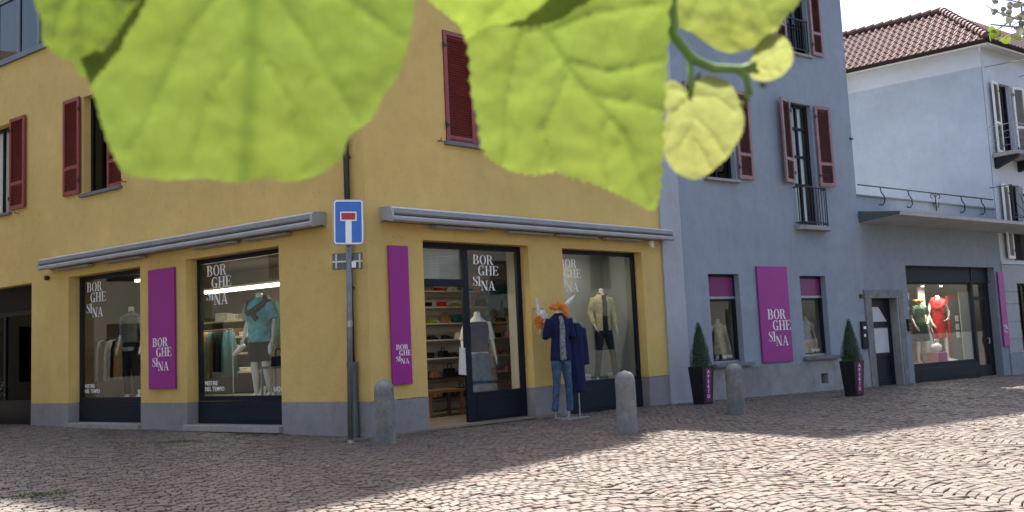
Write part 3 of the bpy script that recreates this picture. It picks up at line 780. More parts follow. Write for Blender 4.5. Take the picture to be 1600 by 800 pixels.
    f = MB(); f.box(10.36,15.77,y-.05,y+.05,2.88,3.36); f.box(14.53,14.67,y-.06,y+.05,-.5,2.88); f.box(10.36,10.44,y-.03,y+.05,.3,2.88); f.box(10.44,14.53,y-.03,y+.05,2.80,2.88)
    f.box(10.44,14.53,y-.03,y+.05,.26,.34)
    sh = f.build('shopfront', M_['panel'], bh, bevel=.01)
    MB().box(10.36,15.77,y-.10,y-.05,2.87,2.90).box(14.60,14.66,y-.075,y-.05,2.9,3.36).build('fascia_trim', M_['frame_dk'], sh)
    MB().box(10.36,14.53,y-.06,y+.05,-.5,.26).box(10.46,14.43,y-.075,y-.06,-.16,.18).build('base_panel', M_['panel'], sh, bevel=.01)
    MB().box(10.44,14.53,y,y+.01,.34,2.80).build('pane', M_['glass'], sh)
    d = MB(); d.box(14.67,14.76,y-.02,y+.05,-.3,2.88); d.box(15.52,15.77,y-.02,y+.05,-.3,2.88); d.box(14.76,15.52,y-.02,y+.05,2.80,2.88); d.box(14.76,15.52,y-.022,y+.05,2.28,2.40)
    d.box(14.76,15.52,y-.02,y+.05,-.3,.12); d.box(15.42,15.52,y-.04,y+.05,.12,2.28)
    dr = d.build('shop_door', M_['frame_dk'], sh, bevel=.008)
    MB().box(14.76,15.52,y+.012,y+.02,2.40,2.80).box(14.76,15.42,y+.012,y+.02,.12,2.28).build('glass_panes', M_['glass'], sh)
    MB().tube([(15.36,y-.03,1.0),(15.36,y-.10,1.0),(15.36,y-.10,.82),(15.36,y-.03,.82)],.02,6).build('door_handle', M_['steel'], sh)
    room(10.2,17.6,y+.06,3.4,-.4,3.2,M_['int_r'],sh); flat(10.2,14.6,y+.06,2.0,.30,M_['int_m'],sh,th=.5); flat(14.6,15.75,y-.1,3.4,-.26,M_['floor_in'],sh)
    flat(10.2,15.75,2.0,3.4,-.26,M_['floor_in'],sh)
    MB().box(14.8,15.5,y+.5,y+.54,-.26,2.6).build('drape', M_['int_l'], sh)
    mb = MB(); logo(mb, 10.30, 2.74, .19, y-.006, y-.003); mb.build('lettering', M_['letter'], sh)
    # canopy
    z = 4.62
    c = MB(); c.prism_x([(0,4.90),(0,4.56),(-1.28,4.63),(-1.30,4.72)],8.15,17.9); c.build('canopy', M_['concrete'], bh, bevel=.012)
    MB().prism_x([(-.0,4.905),(0,4.57),(-1.28,4.645),(-1.31,4.715)],8.135,8.149).build('canopy_flashing', M_['pipe2'], bh)
    MB().prism_x([(-1.295,4.735),(-1.295,4.725),(-.0,4.905),(-.0,4.915)],8.15,17.9).build('canopy_flashing', M_['awn_l'], bh)
    # terrace railing
    rl = MB(); rl.tube([(8.2,-.02,5.70),(16.1,-.02,5.70)],.022,6)
    rl.build('handrail', M_['iron'], bh)
    for x in (9.35,10.85,14.0,15.3):
        MB().tube([(x,-.02,5.70),(x,-.04,5.55),(x+.10,-.07,5.42),(x+.14,-.05,5.26),(x+.06,-.02,5.16),(x-.03,.03,5.18)],.02,6).build('rail_bracket', M_['iron'], bh)
    o = MB(); x = 12.4
    o.tube([(x,-.03,5.70),(x,-.03,5.12)],.018,6)
    for sg in (-1,1):
        P = [(x,-.03,5.55),(x+sg*.14,-.03,5.66),(x+sg*.26,-.03,5.64),(x+sg*.26,-.03,5.55),(x+sg*.18,-.03,5.54)]
        o.tube([tuple(q) for q in catmull(P,4)],.014,5)
        P = [(x,-.03,5.3),(x+sg*.12,-.03,5.42),(x+sg*.16,-.03,5.30),(x+sg*.06,-.03,5.22)]
        o.tube([tuple(q) for q in catmull(P,4)],.012,5)
    o.build('scroll_ornament', M_['iron'], bh)
    # door bells, lamp box
    MB().box(7.74,8.0,-.075,-.02,.92,1.70).build('letterbox_panel', M_['panel'], bh, bevel=.01)
    for z in (1.48,1.26): MB().box(7.82,7.94 if z > 1.4 else 7.90,-.079,-.075,z,z+.08).build('name_plate', M_['letter'], bh)
    MB().box(7.84,7.96,-.05,0,2.37,2.48).build('junction_box', M_['iron'], bh, bevel=.008)
    MB().box(10.16,10.29,-.06,0,1.36,1.72).build('key_box', M_['frame_dk'], bh, bevel=.008)
    for z in (1.44,1.56): MB(T(Vector((10.225,-.06,z))) @ RX(R(90))).lathe([(.03,0),(.03,.01),(0,.012)],10).build('key_button', M_['red_f'], bh)
build_blue()

# ================================================================== PALE HOUSE AT THE RIGHT
ph = thing('pale_house', 'pale house with a red tiled hip roof and white shutters at the right edge', 'house', MF)
SX = MF.inverted() @ MS
def build_pale():
    EZ = 11.15
    wall(MB(SX),-11,0,3.0,10.44,[],.3,back=False).build('wall', M_['white_wall'], ph)
    wall(MB(SX),-11,0.002,10.44,EZ,[],.3,y=-.004,back=False).build('frieze', M_['band'], ph)
    ops = [(.98,1.92,3.65,6.32),(.98,1.92,7.36,9.98),(.92,2.1,.5,2.82),(4.5,5.5,7.36,9.98),(4.5,5.5,3.65,6.32)]
    wall(MB(),0.03,9,3.50,10.44,ops,.28).build('wall', M_['band'], ph)
    wall(MB(),0,9,10.44,EZ,ops,.28,y=-.006).build('frieze', M_['band'], ph)
    # rusticated ground floor: courses with recessed joints
    g = MB(); zs = [.43,.91,1.5,2.11,2.53,3.48]
    for i in range(5): wall(g,.0,9,zs[i]+.022,zs[i+1]-.022,ops,.28,y=-.03,back=False)
    wall(g,.0,9,.43,3.5,ops,.28,y=-.005,back=True)
    for i in range(5):
        for z in (zs[i]+.022, zs[i+1]-.022): 
            a = g.quad((0,-.03,z),(.92,-.03,z),(.92,0,z),(0,0,z)) 
    g.box(-.002,.0,-.03,.3,-.8,3.5)
    g.build('rusticated_wall', M_['rustic'], ph)
    MB().box(-.02,9,-.05,.28,-.9,.43).build('plinth', M_['blue_dark'], ph, bevel=.01)
    MB().box(-.02,9,-.07,.0,3.48,3.56).build('string_course', M_['band'], ph, bevel=.01)
    w = window(ph,.92,2.1,.5,2.82,.15,M_['frame_dk'],M_['glass_d'],bars_x=(1.5,),back=M_['int_d'])
    for z0, z1 in ((3.65,6.32),(7.36,9.98)):
        window(ph,.98,1.92,z0,z1,.18,M_['frame_dk'],M_['glass_d'],bars_x=(1.45,),bars_z=(z0+.9,),back=M_['int_d'],name='french_window')
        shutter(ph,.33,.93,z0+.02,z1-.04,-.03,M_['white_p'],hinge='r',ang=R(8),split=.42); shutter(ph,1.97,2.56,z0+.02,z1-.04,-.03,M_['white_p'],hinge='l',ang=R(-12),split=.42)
        window(ph,4.5,5.5,z0,z1,.18,M_['frame_dk'],M_['glass_d'],back=M_['int_d'],name='french_window')
    # upper balcony
    MB().box(.14,6,-.85,0,7.20,7.34).build('balcony_slab', M_['sill_l'], ph, bevel=.012)
    for x in (.25,1.9,3.6): MB().prism_x([(0,7.20),(0,6.82),(-.2,6.9),(-.78,7.12),(-.78,7.20)],x,x+.22).build('balcony_bracket', M_['panel'], ph)
    r = MB(); r.tube([(.16,0,8.28),(.16,-.82,8.28),(6,-.82,8.28)],.014,6)
    for x in (.16,1.35,2.5,3.7,5): r.tube([(x,-.82,7.34),(x,-.82,8.28)],.014,5)
    for zz in (7.55,7.8,8.04): r.tube([(.16,0,zz),(.16,-.82,zz),(6,-.82,zz)],.006,4)
    r.build('balcony_railing', M_['steel'], ph)
    # thin awning frame above
    MB().tube([(.16,-.05,10.42),(.16,-1.5,10.30),(2.62,-1.5,10.30),(2.62,-.05,10.42)],.016,6).tube([(2.62,-.82,7.3),(2.62,-.82,10.36)],.022,6).build('awning_frame', M_['steel_d'], ph)
    # lower sunray grille and dark railing
    f = MB(); x0 = 0.0
    for a in range(9):
        an = R(8+a*20.5); f.tube([(1.0,-.75,4.95),(1.0-1.25*math.cos(an)*1.0, -.75, 4.95+1.15*math.sin(an))],.012,4)
    f.tube([(-.28,-.75,4.92),(-.28,-.75,6.1)],.02,5); f.tube([(-.28,-.75,5.0),(2.4,-.75,5.0)],.018,5)
    f.tube([(-.28,-.75,6.1),(-.28,0,6.1)],.014,5)
    f.build('sunray_railing', M_['iron'], ph)
    f = MB()
    for i in range(14): f.tube([(.98+i*.07,-.03,3.62),(.98+i*.07,-.03,4.55)],.013,4)
    f.tube([(.95,-.03,4.55),(1.95,-.03,4.55)],.018,5); f.build('window_guard', M_['iron'], ph)
    # roof: eaves, soffit, gutter, tiles --------------------------------
    ov = .45
    # work in the house frame; side wall direction in that frame:
    sd = (SX.to_3x3() @ Vector((-1,0,0))).normalized(); sn = (SX.to_3x3() @ Vector((0,1,0))).normalized()   # along side (away), inward
    fd = Vector((1,0,0)); fn = Vector((0,1,0))
    # eave corner: outside both walls by ov
    # solve c: c.sn=-ov, c.fn=-ov
    det = sn.x*fn.y-sn.y*fn.x
    c = Vector(((-ov*fn.y+ov*sn.y)/det, (-sn.x*ov+fn.x*ov)/det, 0))
    global _eave; 
    zt = EZ+.12
    m = 2.5; h = HIP_H
    ap = Vector(((m-ov)*0,0,0)); 
    # apex plan point: distance m from both eave lines
    r1, r2 = m-ov, m-ov
    ap = Vector(((r1*fn.y-r2*sn.y)/det, (sn.x*r2-fn.x*r1)/det, 0))
    def slope(e_dir, inw, sgn, nm, lens):
        """tile courses; e_dir runs along the eave away from the corner, inw = horizontal inward"""
        tb = MB(); cw, ch = .25, .36; pit = math.atan2(h, m); L = math.hypot(m, h); nrow = int(L/ch)+1
        hipx = (ap-c).dot(e_dir)       # along-eave position of the apex
        hs = []
        for rj in range(nrow):
            v0 = rj*ch-.12; v1 = min(v0+ch+.05, L)
            for ci in range(int(lens/cw)+1):
                u0 = ci*cw
                umin = hipx*(v0+ch/2)/L
                if u0+cw/2 < umin: continue
                seg = 5; P0 = []; P1 = []
                for k in range(seg+1):
                    uu = u0 + cw*k/seg; w = .055*math.sin(math.pi*2*k/seg)
                    P0.append((max(uu, hipx*v0/L), v0, w+.055)); P1.append((max(uu, hipx*v1/L), v1, w+.012))
                vs = []
                for (u, v, w) in P0+P1+[(p[0],p[1],p[2]-.05) for p in P0]:
                    q = c + e_dir*u + inw*(v*math.cos(pit)) ; z = zt + v*math.sin(pit) + w
                    vs.append((q.x, q.y, z))
                n = seg+1
                tb.add(vs, [(k,k+1,n+k+1,n+k) for k in range(seg)]+[(2*n+k,2*n+k+1,k+1,k) for k in range(seg)])
        return tb
    t1 = slope(sd, sn, 1, 'a', 12); t2 = slope(fd, fn, 1, 'b', 9.5)
    t1.build('tiled_roof', M_['tiles'], ph); t2.build('tiled_roof', M_['tiles'], ph)
    # deck under the tiles
    far1 = c + sd*12; far2 = c + fd*9.5
    a3 = Vector((ap.x, ap.y, zt+h)); e1 = a3 + sd*10; e2 = a3 + fd*6
    dk = MB(); Z = lambda p, z: (p.x, p.y, z)
    dk.quad(Z(c,zt-.02), Z(far1,zt-.02), (e1.x,e1.y,zt+h-.02), (a3.x,a3.y,zt+h-.02)); dk.quad(Z(far2,zt-.02), Z(c,zt-.02), (a3.x,a3.y,zt+h-.02), (e2.x,e2.y,zt+h-.02))
    dk.quad((a3.x,a3.y,zt+h-.02),(e1.x,e1.y,zt+h-.02),(e1.x+8,e1.y+6,zt),(e2.x+2,e2.y+6,zt))
    dk.build('roof_deck', M_['dark'], ph)
    # hip and ridge caps
    cap = MB()
    def caps(p, q, n):
        for i in range(n):
            a = p.lerp(q, i/n); b = p.lerp(q, (i+1.12)/n)
            cap.tube([a+Vector((0,0,.03)), b+Vector((0,0,.0))], [.15,.115], 10)
    c3 = Vector((c.x, c.y, zt))
    caps(c3+Vector((0,0,.06)), a3+Vector((0,0,.06)), 15)
    caps(a3+Vector((0,0,.05)), e1+Vector((0,0,.05)), 28)
    cap.build('ridge_tiles', plain('pink_ridge_tiles',(.11,.06,.055),.8,.2,6,bmp=.3), ph)
    # soffit + fascia + gutter
    so = MB(); w1 = Vector((0,0,0)); 
    so.quad(Z(c,EZ-.02), Z(far1,EZ-.02), Z(sd*12,EZ-.02), Z(w1,EZ-.02)); so.quad(Z(w1,EZ-.02), Z(fd*9.5,EZ-.02), Z(far2,EZ-.02), Z(c,EZ-.02))
    so.build('soffit', M_['soffit'], ph)
    fa = MB()
    for far, nn in ((far1, sn), (far2, fn)):
        o = -nn*.02
        fa.quad(Z(c+o,EZ-.10), Z(far+o,EZ-.10), Z(far+o,EZ+.02), Z(c+o,EZ+.02))
    fa.build('fascia', M_['white_p'], ph)
    gu = MB()
    for far, nn in ((far1, sn), (far2, fn)):
        o = -nn*.045
        a = Vector((c.x+o.x, c.y+o.y, EZ+.035)); b = Vector((far.x+o.x, far.y+o.y, EZ+.035)); gu.tube([a, b], .085, 10)
    gu.build('gutter', plain('copper_brown_gutter',(.035,.022,.020),.8,spec=.1), ph)
    # far walls
    b = MB(); P = [sd*11, sd*11+Vector((9,3,0)), Vector((9,6,0)), Vector((9,0,0))]
    for i in range(3): b.quad(Z(P[i],-.6), Z(P[i+1],-.6), Z(P[i+1],EZ), Z(P[i],EZ))
    b.build('rear_wall', M_['white_wall'], ph)
HIP_H = 2.08
build_pale()

# ================================================================== STREET FURNITURE
def at(x, y, rz=0, dz=0): return T(Vector((x, y, gz(x,y)+dz))) @ RZ(rz)
def bollard(x, y, h, r, label, m, lean=0):
    t = tag(MB(RX(lean)).lathe([(r*1.05,-.2),(r*1.05,0),(r*1.03,.05),(r,.3),(r*.98,h*.6),(r*.97,h-r*1.05),(r*.93,h-r*.72),(r*.8,h-r*.42),(r*.58,h-r*.18),(r*.3,h-.02),(.01,h)],28).build('bollard', m, None, smooth=True), label, 'bollard', 'round-topped granite bollards')
    # rough stone surface
    for v in t.data.vertices:
        n = noise.noise(v.co*9)*.008+noise.noise(v.co*30)*.003
        v.co.x += n*math.copysign(1, v.co.x)*abs(v.co.x)/(r*Q); v.co.y += n*math.copysign(1, v.co.y)*abs(v.co.y)/(r*Q)
    t.location = Vector((x, y, gz(x,y)))*Q; return t
bollard(-2.16,14.93,1.03,.165,'stained dark granite bollard standing beside the road sign pole at the corner',M_['granite'])
bollard(1.75,15.18,1.02,.168,'pale clean granite bollard in front of the window with the yellow jacket',M_['granite_l'],R(.6))
bollard(4.28,18.35,1.00,.175,'grey granite bollard in front of the blue house near the first planter',M_['granite'])

def sign():
    t = thing('road_sign', 'blue dead-end road sign on a slim galvanised pole at the corner of the ochre house', 'road sign', at(-2.785,15.28,R(9))@RY(R(1.1)))
    MB().tube([(0,0,-.1),(0.0,0,3.95)],.048,14).build('pole', M_['steel_d'], t, smooth=True)
    MB().tube([(0,0,1.9),(0,0,2.0)],.052,14).tube([(0,0,.0),(0,0,.05)],.06,14).build('pole_band', M_['steel'], t)
    w, h, z0, y = .255, .385, 3.26, -.07
    def rr(w, h, r, zc):
        P = []
        for cx, cz, a in ((w-r,h-r,0),(-w+r,h-r,90),(-w+r,-h+r,180),(w-r,-h+r,270)):
            for k in range(7): P.append((cx+r*math.cos(R(a+k*15)), zc+cz+r*math.sin(R(a+k*15))))
        return P[::-1]
    zc = z0+h
    pl = MB().prism_y(rr(w,h,.06,zc), y, y+.035).build('sign_plate', M_['steel'], t, bevel=.006)
    MB().prism_y(rr(w-.018,h-.018,.05,zc), y-.004, y).build('white_border', M_['swhite'], t)
    MB().prism_y(rr(w-.038,h-.038,.03,zc), y-.007, y-.004).build('blue_field', M_['sblue'], t)
    MB().box(-.05,.05,y-.011,y-.007,zc-h+.02,zc+.06).box(-.135,.135,y-.0115,y-.007,zc+.02,zc+.175).build('white_symbol', M_['swhite'], t)
    MB().box(-.115,.115,y-.015,y-.0115,zc+.04,zc+.155).build('red_bar', M_['sred'], t)
    b = MB()
    for z in (zc+.2, zc-.2): b.tube([(0,0,z-.02),(0,0,z+.02)],.058,14).box(-.05,.05,y+.035,-.04,z-.02,z+.02)
    b.build('clamp', M_['steel'], t)
    # small plate seen from the back
    q = MB(RZ(R(-14))).box(-.30,.22,.05,.065,2.86,3.14); q.build('rear_plate', M_['pipe2'], t, bevel=.004)
    MB(RZ(R(-14))).box(-.30,.22,.03,.048,2.98,3.01).box(-.24,-.21,.025,.03,2.88,3.12).box(.16,.19,.025,.03,2.88,3.12).build('rear_plate_rail', M_['steel'], t)
    MB(RZ(R(-14))).box(.06,.13,-.055,-.045,2.88,2.98).build('sticker', M_['white_p'], t)
sign()

def planter(x, y, rz, label):
    t = thing('planter', label, 'planter', at(x,y,rz), 'black planters with clipped topiary cones')
    p = MB(); a, b, h = .155, .212, .86
    V = [(-a,-a,0),(a,-a,0),(a,a,0),(-a,a,0),(-b,-b,h),(b,-b,h),(b,b,h),(-b,b,h)]
    p.add(V, [(0,3,2,1),(0,1,5,4),(1,2,6,5),(2,3,7,6),(3,0,4,7)]); i = b-.03
    p.add([(-b,-b,h),(b,-b,h),(b,b,h),(-b,b,h),(-i,-i,h),(i,-i,h),(i,i,h),(-i,i,h),(-i,-i,h-.05),(i,-i,h-.05),(i,i,h-.05),(-i,i,h-.05)],
          [(0,1,5,4),(1,2,6,5),(2,3,7,6),(3,0,4,7),(4,5,9,8),(5,6,10,9),(6,7,11,10),(7,4,8,11),(8,9,10,11)])
    p.build('pot', M_['pot'], t, bevel=.008)
    # magenta strip on the right-hand face, following its batter
    lean = math.atan2(b-a, h)
    A = RZ(R(90)) @ T(Vector((0,-(a+b)/2-.004,h/2))) @ RX(lean)
    s = MB(A).box(-.10,.09,-.004,0,-.37,.39).build('label_strip', M_['mag_d'], t)
    A2 = RZ(R(90)) @ T(Vector((0,-(a+b)/2-.008,h/2))) @ RX(lean)
    for k, ch in enumerate('APERTO'): text_obj(ch, .118, A2 @ T(Vector((-.012,-.003,.275-k*.112))), M_['letter'], s, align='CENTER', bold=.01)
    # topiary: trunk + clipped cone of small leaves
    tr = thing('topiary', label.replace('planter','topiary').replace('black ','clipped dark green ').replace('topiary cone in it','pot around its foot'), 'topiary', at(x,y,rz,h-.05), 'clipped topiary cones')
    MB().tube([(0,0,-.0),(0,0,.9)],.03,6).build('trunk', M_['wood'], tr)
    rnd = random.Random(int(x*10)); f = MB(); H = 1.05; N_ = 5200
    for k in range(N_):
        u = rnd.random(); z = .03+H*(1-math.sqrt(u)) if rnd.random() < .8 else .03+H*rnd.random()
        rad = (.235*(1-(z/(H+.06))**1.35)+.012)*(1-.16*rnd.random()**2)
        an = rnd.uniform(0, 2*math.pi); rad *= 1+.07*math.sin(3*an+z*9)+.05*math.sin(7*an-z*21); rad += .03*max(0, rnd.gauss(0,.5))
        c = Vector((rad*math.cos(an), rad*math.sin(an), z)); n = (c-Vector((0,0,z-.1))).normalized()
        a1 = Vector((rnd.gauss(0,1),rnd.gauss(0,1),rnd.gauss(0,1))).normalized(); b1 = n.cross(a1).normalized(); l = rnd.uniform(.012,.026)
        d = (n*.5+a1*.5).normalized()
        f.add([c-b1*l*.4, c+d*l*.6-b1*0, c+b1*l*.4, c-d*l*.4], [(0,1,2,3)])
    f.build('crown', TOPI, tr)
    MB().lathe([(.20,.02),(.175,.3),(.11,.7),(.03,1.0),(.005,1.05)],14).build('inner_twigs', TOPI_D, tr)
def topi_mat():
    m, nt, b = mat('boxwood_leaves'); g = N(nt, 'ShaderNodeNewGeometry')
    o = mixc(nt, g.outputs['Random Per Island'], (.012,.034,.014), (.055,.130,.045))
    nt.links.new(o, b.inputs['Base Color']); b.inputs['Roughness'].default_value = .5; return m
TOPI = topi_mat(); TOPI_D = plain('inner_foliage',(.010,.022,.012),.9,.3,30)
planter(4.23,21.35,-aB+R(4),'black planter near the ochre house with a topiary cone in it')
planter(8.21,22.75,-aB,'black planter by the stone-framed door with a topiary cone in it')

# leafy bush at the far left edge -------------------------------------------
def bush():
    t = thing('potted_shrub', 'leafy green shrub at the left edge in front of the dark doorway', 'shrub', ML @ T(Vector((-12.75,-.35,.08))))
    MB().lathe([(.16,0),(.22,.35),(.23,.37),(.20,.37),(.18,.30)],18).build('pot', M_['pot'], t)
    rnd = random.Random(5); f = MB(); st = MB()
    for k in range(16):
        a = rnd.uniform(0,6.28); r = rnd.uniform(.05,.34); top = Vector((r*math.cos(a), r*math.sin(a), rnd.uniform(.6,1.35)))
        st.tube([(0,0,.3), top*.5+Vector((0,0,.2)), top], [.012,.009,.004], 5)
        for j in range(34):
            u = rnd.uniform(.25,1); c = Vector((0,0,.3)).lerp(top,u)+Vector((rnd.gauss(0,.07),rnd.gauss(0,.07),rnd.gauss(0,.05)))
            a1 = Vector((rnd.gauss(0,1),rnd.gauss(0,1),rnd.gauss(0,.5))).normalized(); b1 = a1.cross(Vector((rnd.gauss(0,.4),rnd.gauss(0,.4),1))).normalized(); l = rnd.uniform(.05,.09)
            f.add([c, c+a1*l*.5-b1*l*.3, c+a1*l, c+a1*l*.5+b1*l*.3], [(0,1,2,3)])
    st.build('stem', M_['wood'], t); f.build('foliage', plain('shrub_leaves',(.06,.13,.03),.5,.4,12), t)
bush()

# weeds in the joints ---------------------------------------------------------
def weeds():
    rnd = random.Random(11); f = MB()
    for cx, cy, rx, ry, n in ((-6.1,16.6,.55,.18,420),(-5.45,10.55,.28,.2,300),(-2.75,15.5,.3,.12,240),(-7.6,19.6,.5,.1,120),(-4.6,14.2,.9,.35,160),(-.2,16.2,.3,.1,60),(-4.9,17.75,.6,.07,80),(2.6,20.6,.6,.06,60)):
        for k in range(n):
            x = cx+rnd.gauss(0,rx*.6); y = cy+rnd.gauss(0,ry*.6); z = gz(x,y)-.01; h = rnd.uniform(.02,.055); a = rnd.uniform(0,6.28); w = .007
            dx, dy = math.cos(a), math.sin(a); b = rnd.uniform(.01,.04)
            f.add([(x-dy*w,y+dx*w,z),(x+dy*w,y-dx*w,z),(x+dx*b,y+dy*b,z+h)], [(0,1,2)])
    tag(f.build('weeds', plain('weed_green',(.075,.10,.03),.8,.3,12)), 'sparse green weeds growing in the joints of the stone paving', 'weeds', kind='stuff')
weeds()

def litter():
    rnd = random.Random(4)
    m = plain('dry_leaf',(.30,.24,.12),.8,.3,30)
    spots = [(-1.2,13.2),(.6,12.0),(2.9,16.9),(-4.2,13.6),(4.9,19.4),(-5.6,12.3),(1.9,10.6),(6.0,18.2),(-3.0,15.9),(3.4,13.4),(-7.4,15.2),(.2,16.6)]
    for k, (x, y) in enumerate(spots):
        f = MB(); a = rnd.uniform(0,6.28); s_ = rnd.uniform(.03,.05)
        for q in range(6): 
            b0, b1 = a+q*1.047, a+(q+1)*1.047
            f.add([(0,0,.012),(s_*math.cos(b0),s_*.7*math.sin(b0),.02*(q%2)+.012),(s_*math.cos(b1),s_*.7*math.sin(b1),.02*((q+1)%2)+.012)],[(0,1,2)])
        o = f.build('fallen_leaf', m, None); o.location = Vector((x,y,gz(x,y)+.008))*Q
        tag(o, 'small dry fallen leaf lying on the stone paving', 'fallen leaf', 'fallen leaves on the paving')
litter()

# ================================================================== MANNEQUINS
def ring(c, rx, ry, n=20, tilt=0):
    return [(c[0]+rx*math.cos(2*math.pi*j/n), c[1]+ry*math.sin(2*math.pi*j/n), c[2]+tilt*math.cos(2*math.pi*j/n)) for j in range(n)]
POSE = dict(
    stand=dict(ar=[(.26,.02,1.12),(.28,-.05,.88),(.285,-.08,.80)], al=[(-.26,.02,1.12),(-.28,-.05,.88),(-.285,-.08,.80)], kr=(.11,-.03,.48), kl=(-.11,-.02,.48), fr=(.14,.03,.07), fl=(-.14,.05,.07)),
    stride=dict(ar=[(.27,.05,1.13),(.31,.02,.90),(.32,.0,.82)], al=[(-.27,.02,1.13),(-.25,-.14,.92),(-.24,-.20,.86)], kr=(.13,-.10,.49), kl=(-.12,.0,.48), fr=(.19,-.08,.07), fl=(-.17,.05,.07)),
    hip=dict(ar=[(.33,.06,1.16),(.22,-.06,1.0),(.17,-.10,.98)], al=[(-.27,.0,1.12),(-.25,-.12,.90),(-.24,-.18,.83)], kr=(.12,-.05,.48), kl=(-.09,.02,.48), fr=(.15,-.02,.07), fl=(-.10,.06,.07)),
)
def arm_pts(side, P):
    s = 1 if side == 'ar' else -1
    return [Vector((s*.175,0,1.385)), Vector(P[side][0]), Vector(P[side][1]), Vector(P[side][2])]
def figure(name, label, M, S, pose, clothes, group=None, legs=True, arms=True, wd=.9):
    """headless shop mannequin, local -Y is its front; clothes = list of (kind, material, options)"""
    t = thing(name, label, 'mannequin', M @ Matrix.Scale(1,4), group)
    P = POSE[pose]; A = Matrix.Diagonal((S*wd, S*wd, S, 1))
    b = MB(A)
    b.loft([ring((0,0,.84),.15,.10),ring((0,0,.92),.168,.115),ring((0,.0,1.0),.145,.10),ring((0,-.005,1.10),.125,.088),ring((0,-.01,1.22),.15,.105),ring((0,-.01,1.32),.165,.108),ring((0,0,1.39),.15,.085),ring((0,.01,1.435),.085,.06),ring((0,0,1.48),.055,.052),ring((0,-.01,1.545),.052,.052)])
    for sd in ('ar','al'):
        p = arm_pts(sd, P)
        if not arms: b.tube([p[0]*1.0, p[0].lerp(p[1],.5), p[1]], [.052,.045,.036], 12); continue
        b.tube([p[0]*1.0, p[0].lerp(p[1],.5), p[1], p[1].lerp(p[2],.4), p[2]], [.052,.045,.036,.037,.024], 12)
        w, h = p[2], p[3]; d = (h-w).normalized(); s = 1 if sd == 'ar' else -1
        b.tube([w, w+d*.045, w+d*.09], [.024,.034,.030], 10, flat=.55)
        side = Vector((0,-1,0)); side = (side-d*side.dot(d)).normalized()
        for k, (o, l) in enumerate(((-.026,.060),(-.009,.072),(.009,.068),(.025,.052))):
            q = w+d*.085+side*o; bend = Vector((-s*.018,0,0)); b.tube([q, q+d*l*.55+bend*.4, q+d*l+bend*1.3], [.0095,.0088,.0075], 7)
        q = w+d*.03+side*.026; b.tube([q, q+d*.03+side*.022, q+d*.058+side*.026], [.011,.0098,.008], 7)
    if legs:
        for kn, ft, s in (('kr','fr',1),('kl','fl',-1)):
            k = Vector(P[kn]); f = Vector(P[ft]); hp = Vector((s*.085,0,.87))
            b.tube([hp, hp.lerp(k,.5), k, k.lerp(f,.35)+Vector((0,.012,0)), f], [.086,.070,.050,.052,.030], 14)
            b.tube([f+Vector((0,.03,-.03)), f+Vector((0,-.02,-.025)), f+Vector((s*.01,-.09,-.045)), f+Vector((s*.015,-.16,-.058))], [.028,.036,.034,.018], 10)
    bo = b.build('body', M_['skin'], t, remesh=.013*S)
    for kind, mt, o in clothes:
        c = MB(A); g = o.get('g', 0)
        if kind in ('shirt','jacket','dress','coat'):
            zb = {'shirt':.80,'jacket':.74,'dress':.52,'coat':.45}[kind]; zb = o.get('z', zb); fl = o.get('flare', 0)
            rg = [ring((0,0,zb),.185+fl+g,.128+fl*.8+g,24), ring((0,0,(zb+.95)/2),.18+fl*.6+g,.125+fl*.4+g,24), ring((0,0,.97),.168+g,.118+g,24), ring((0,-.005,1.10),.148+g,.106+g,24), ring((0,-.01,1.22),.165+g,.120+g,24), ring((0,-.01,1.33),.182+g,.122+g,24), ring((0,0,1.40),.165+g,.098+g,24), ring((0,.01,1.445),.095+g,.07+g,24), ring((0,0,1.475),.068+g,.062+g,24)]
            if zb > .95: rg = rg[:1]+rg[3:]
            c.loft(rg)
            sl = o.get('sleeve', 1.0)
            if sl > 0:
                for sd in ('ar','al'):
                    p = arm_pts(sd, P); r = .066+g
                    if sl <= .5: e = p[0].lerp(p[1], sl*2); c.tube([p[0]-Vector((0,0,.0)), e], [r, r*.95], 14)
                    else: e = p[1].lerp(p[2], (sl-.5)*2); c.tube([p[0], p[0].lerp(p[1],.5), p[1], e], [r, r*.93, r*.82, r*.72], 14)
        elif kind in ('trousers','shorts'):
            c.loft([ring((0,0,.80),.17+g,.118+g,20), ring((0,0,.90),.182+g,.128+g,20), ring((0,0,1.0),.158+g,.112+g,20)])
            ln = o.get('len', 1.0)
            for kn, ft, s in (('kr','fr',1),('kl','fl',-1)):
                k = Vector(P[kn]); f = Vector(P[ft]); hp = Vector((s*.085,0,.87))
                pts = [hp, hp.lerp(k,.5), k, k.lerp(f,.5), f+Vector((0,0,.03))]; rr = [.098,.086,.068,.062,.060]
                if kind == 'shorts': pts = [hp, hp.lerp(k,.5), hp.lerp(k,.86)]; rr = [.10,.092,.085]
                c.tube(pts, [x+g for x in rr], 14)
        elif kind == 'skirt':
            zb = o.get('z', .45); c.loft([ring((0,0,zb),.24+g,.20+g,24), ring((0,0,.7),.21+g,.17+g,24), ring((0,0,.9),.178+g,.128+g,24), ring((0,0,1.02),.14+g,.10+g,24)])
        elif kind == 'shawl':
            c.tube([(-.15,-.09,1.25),(-.17,-.02,1.40),(-.09,.07,1.45),(.09,.07,1.45),(.17,-.02,1.40),(.06,-.12,1.30),(-.04,-.14,1.24)], [.05,.07,.065,.065,.07,.06,.05], 12)
            c.tube([(-.15,-.09,1.25),(-.02,-.15,1.26),(.08,-.16,1.14)], [.05,.055,.04], 10)
        elif kind == 'vest':
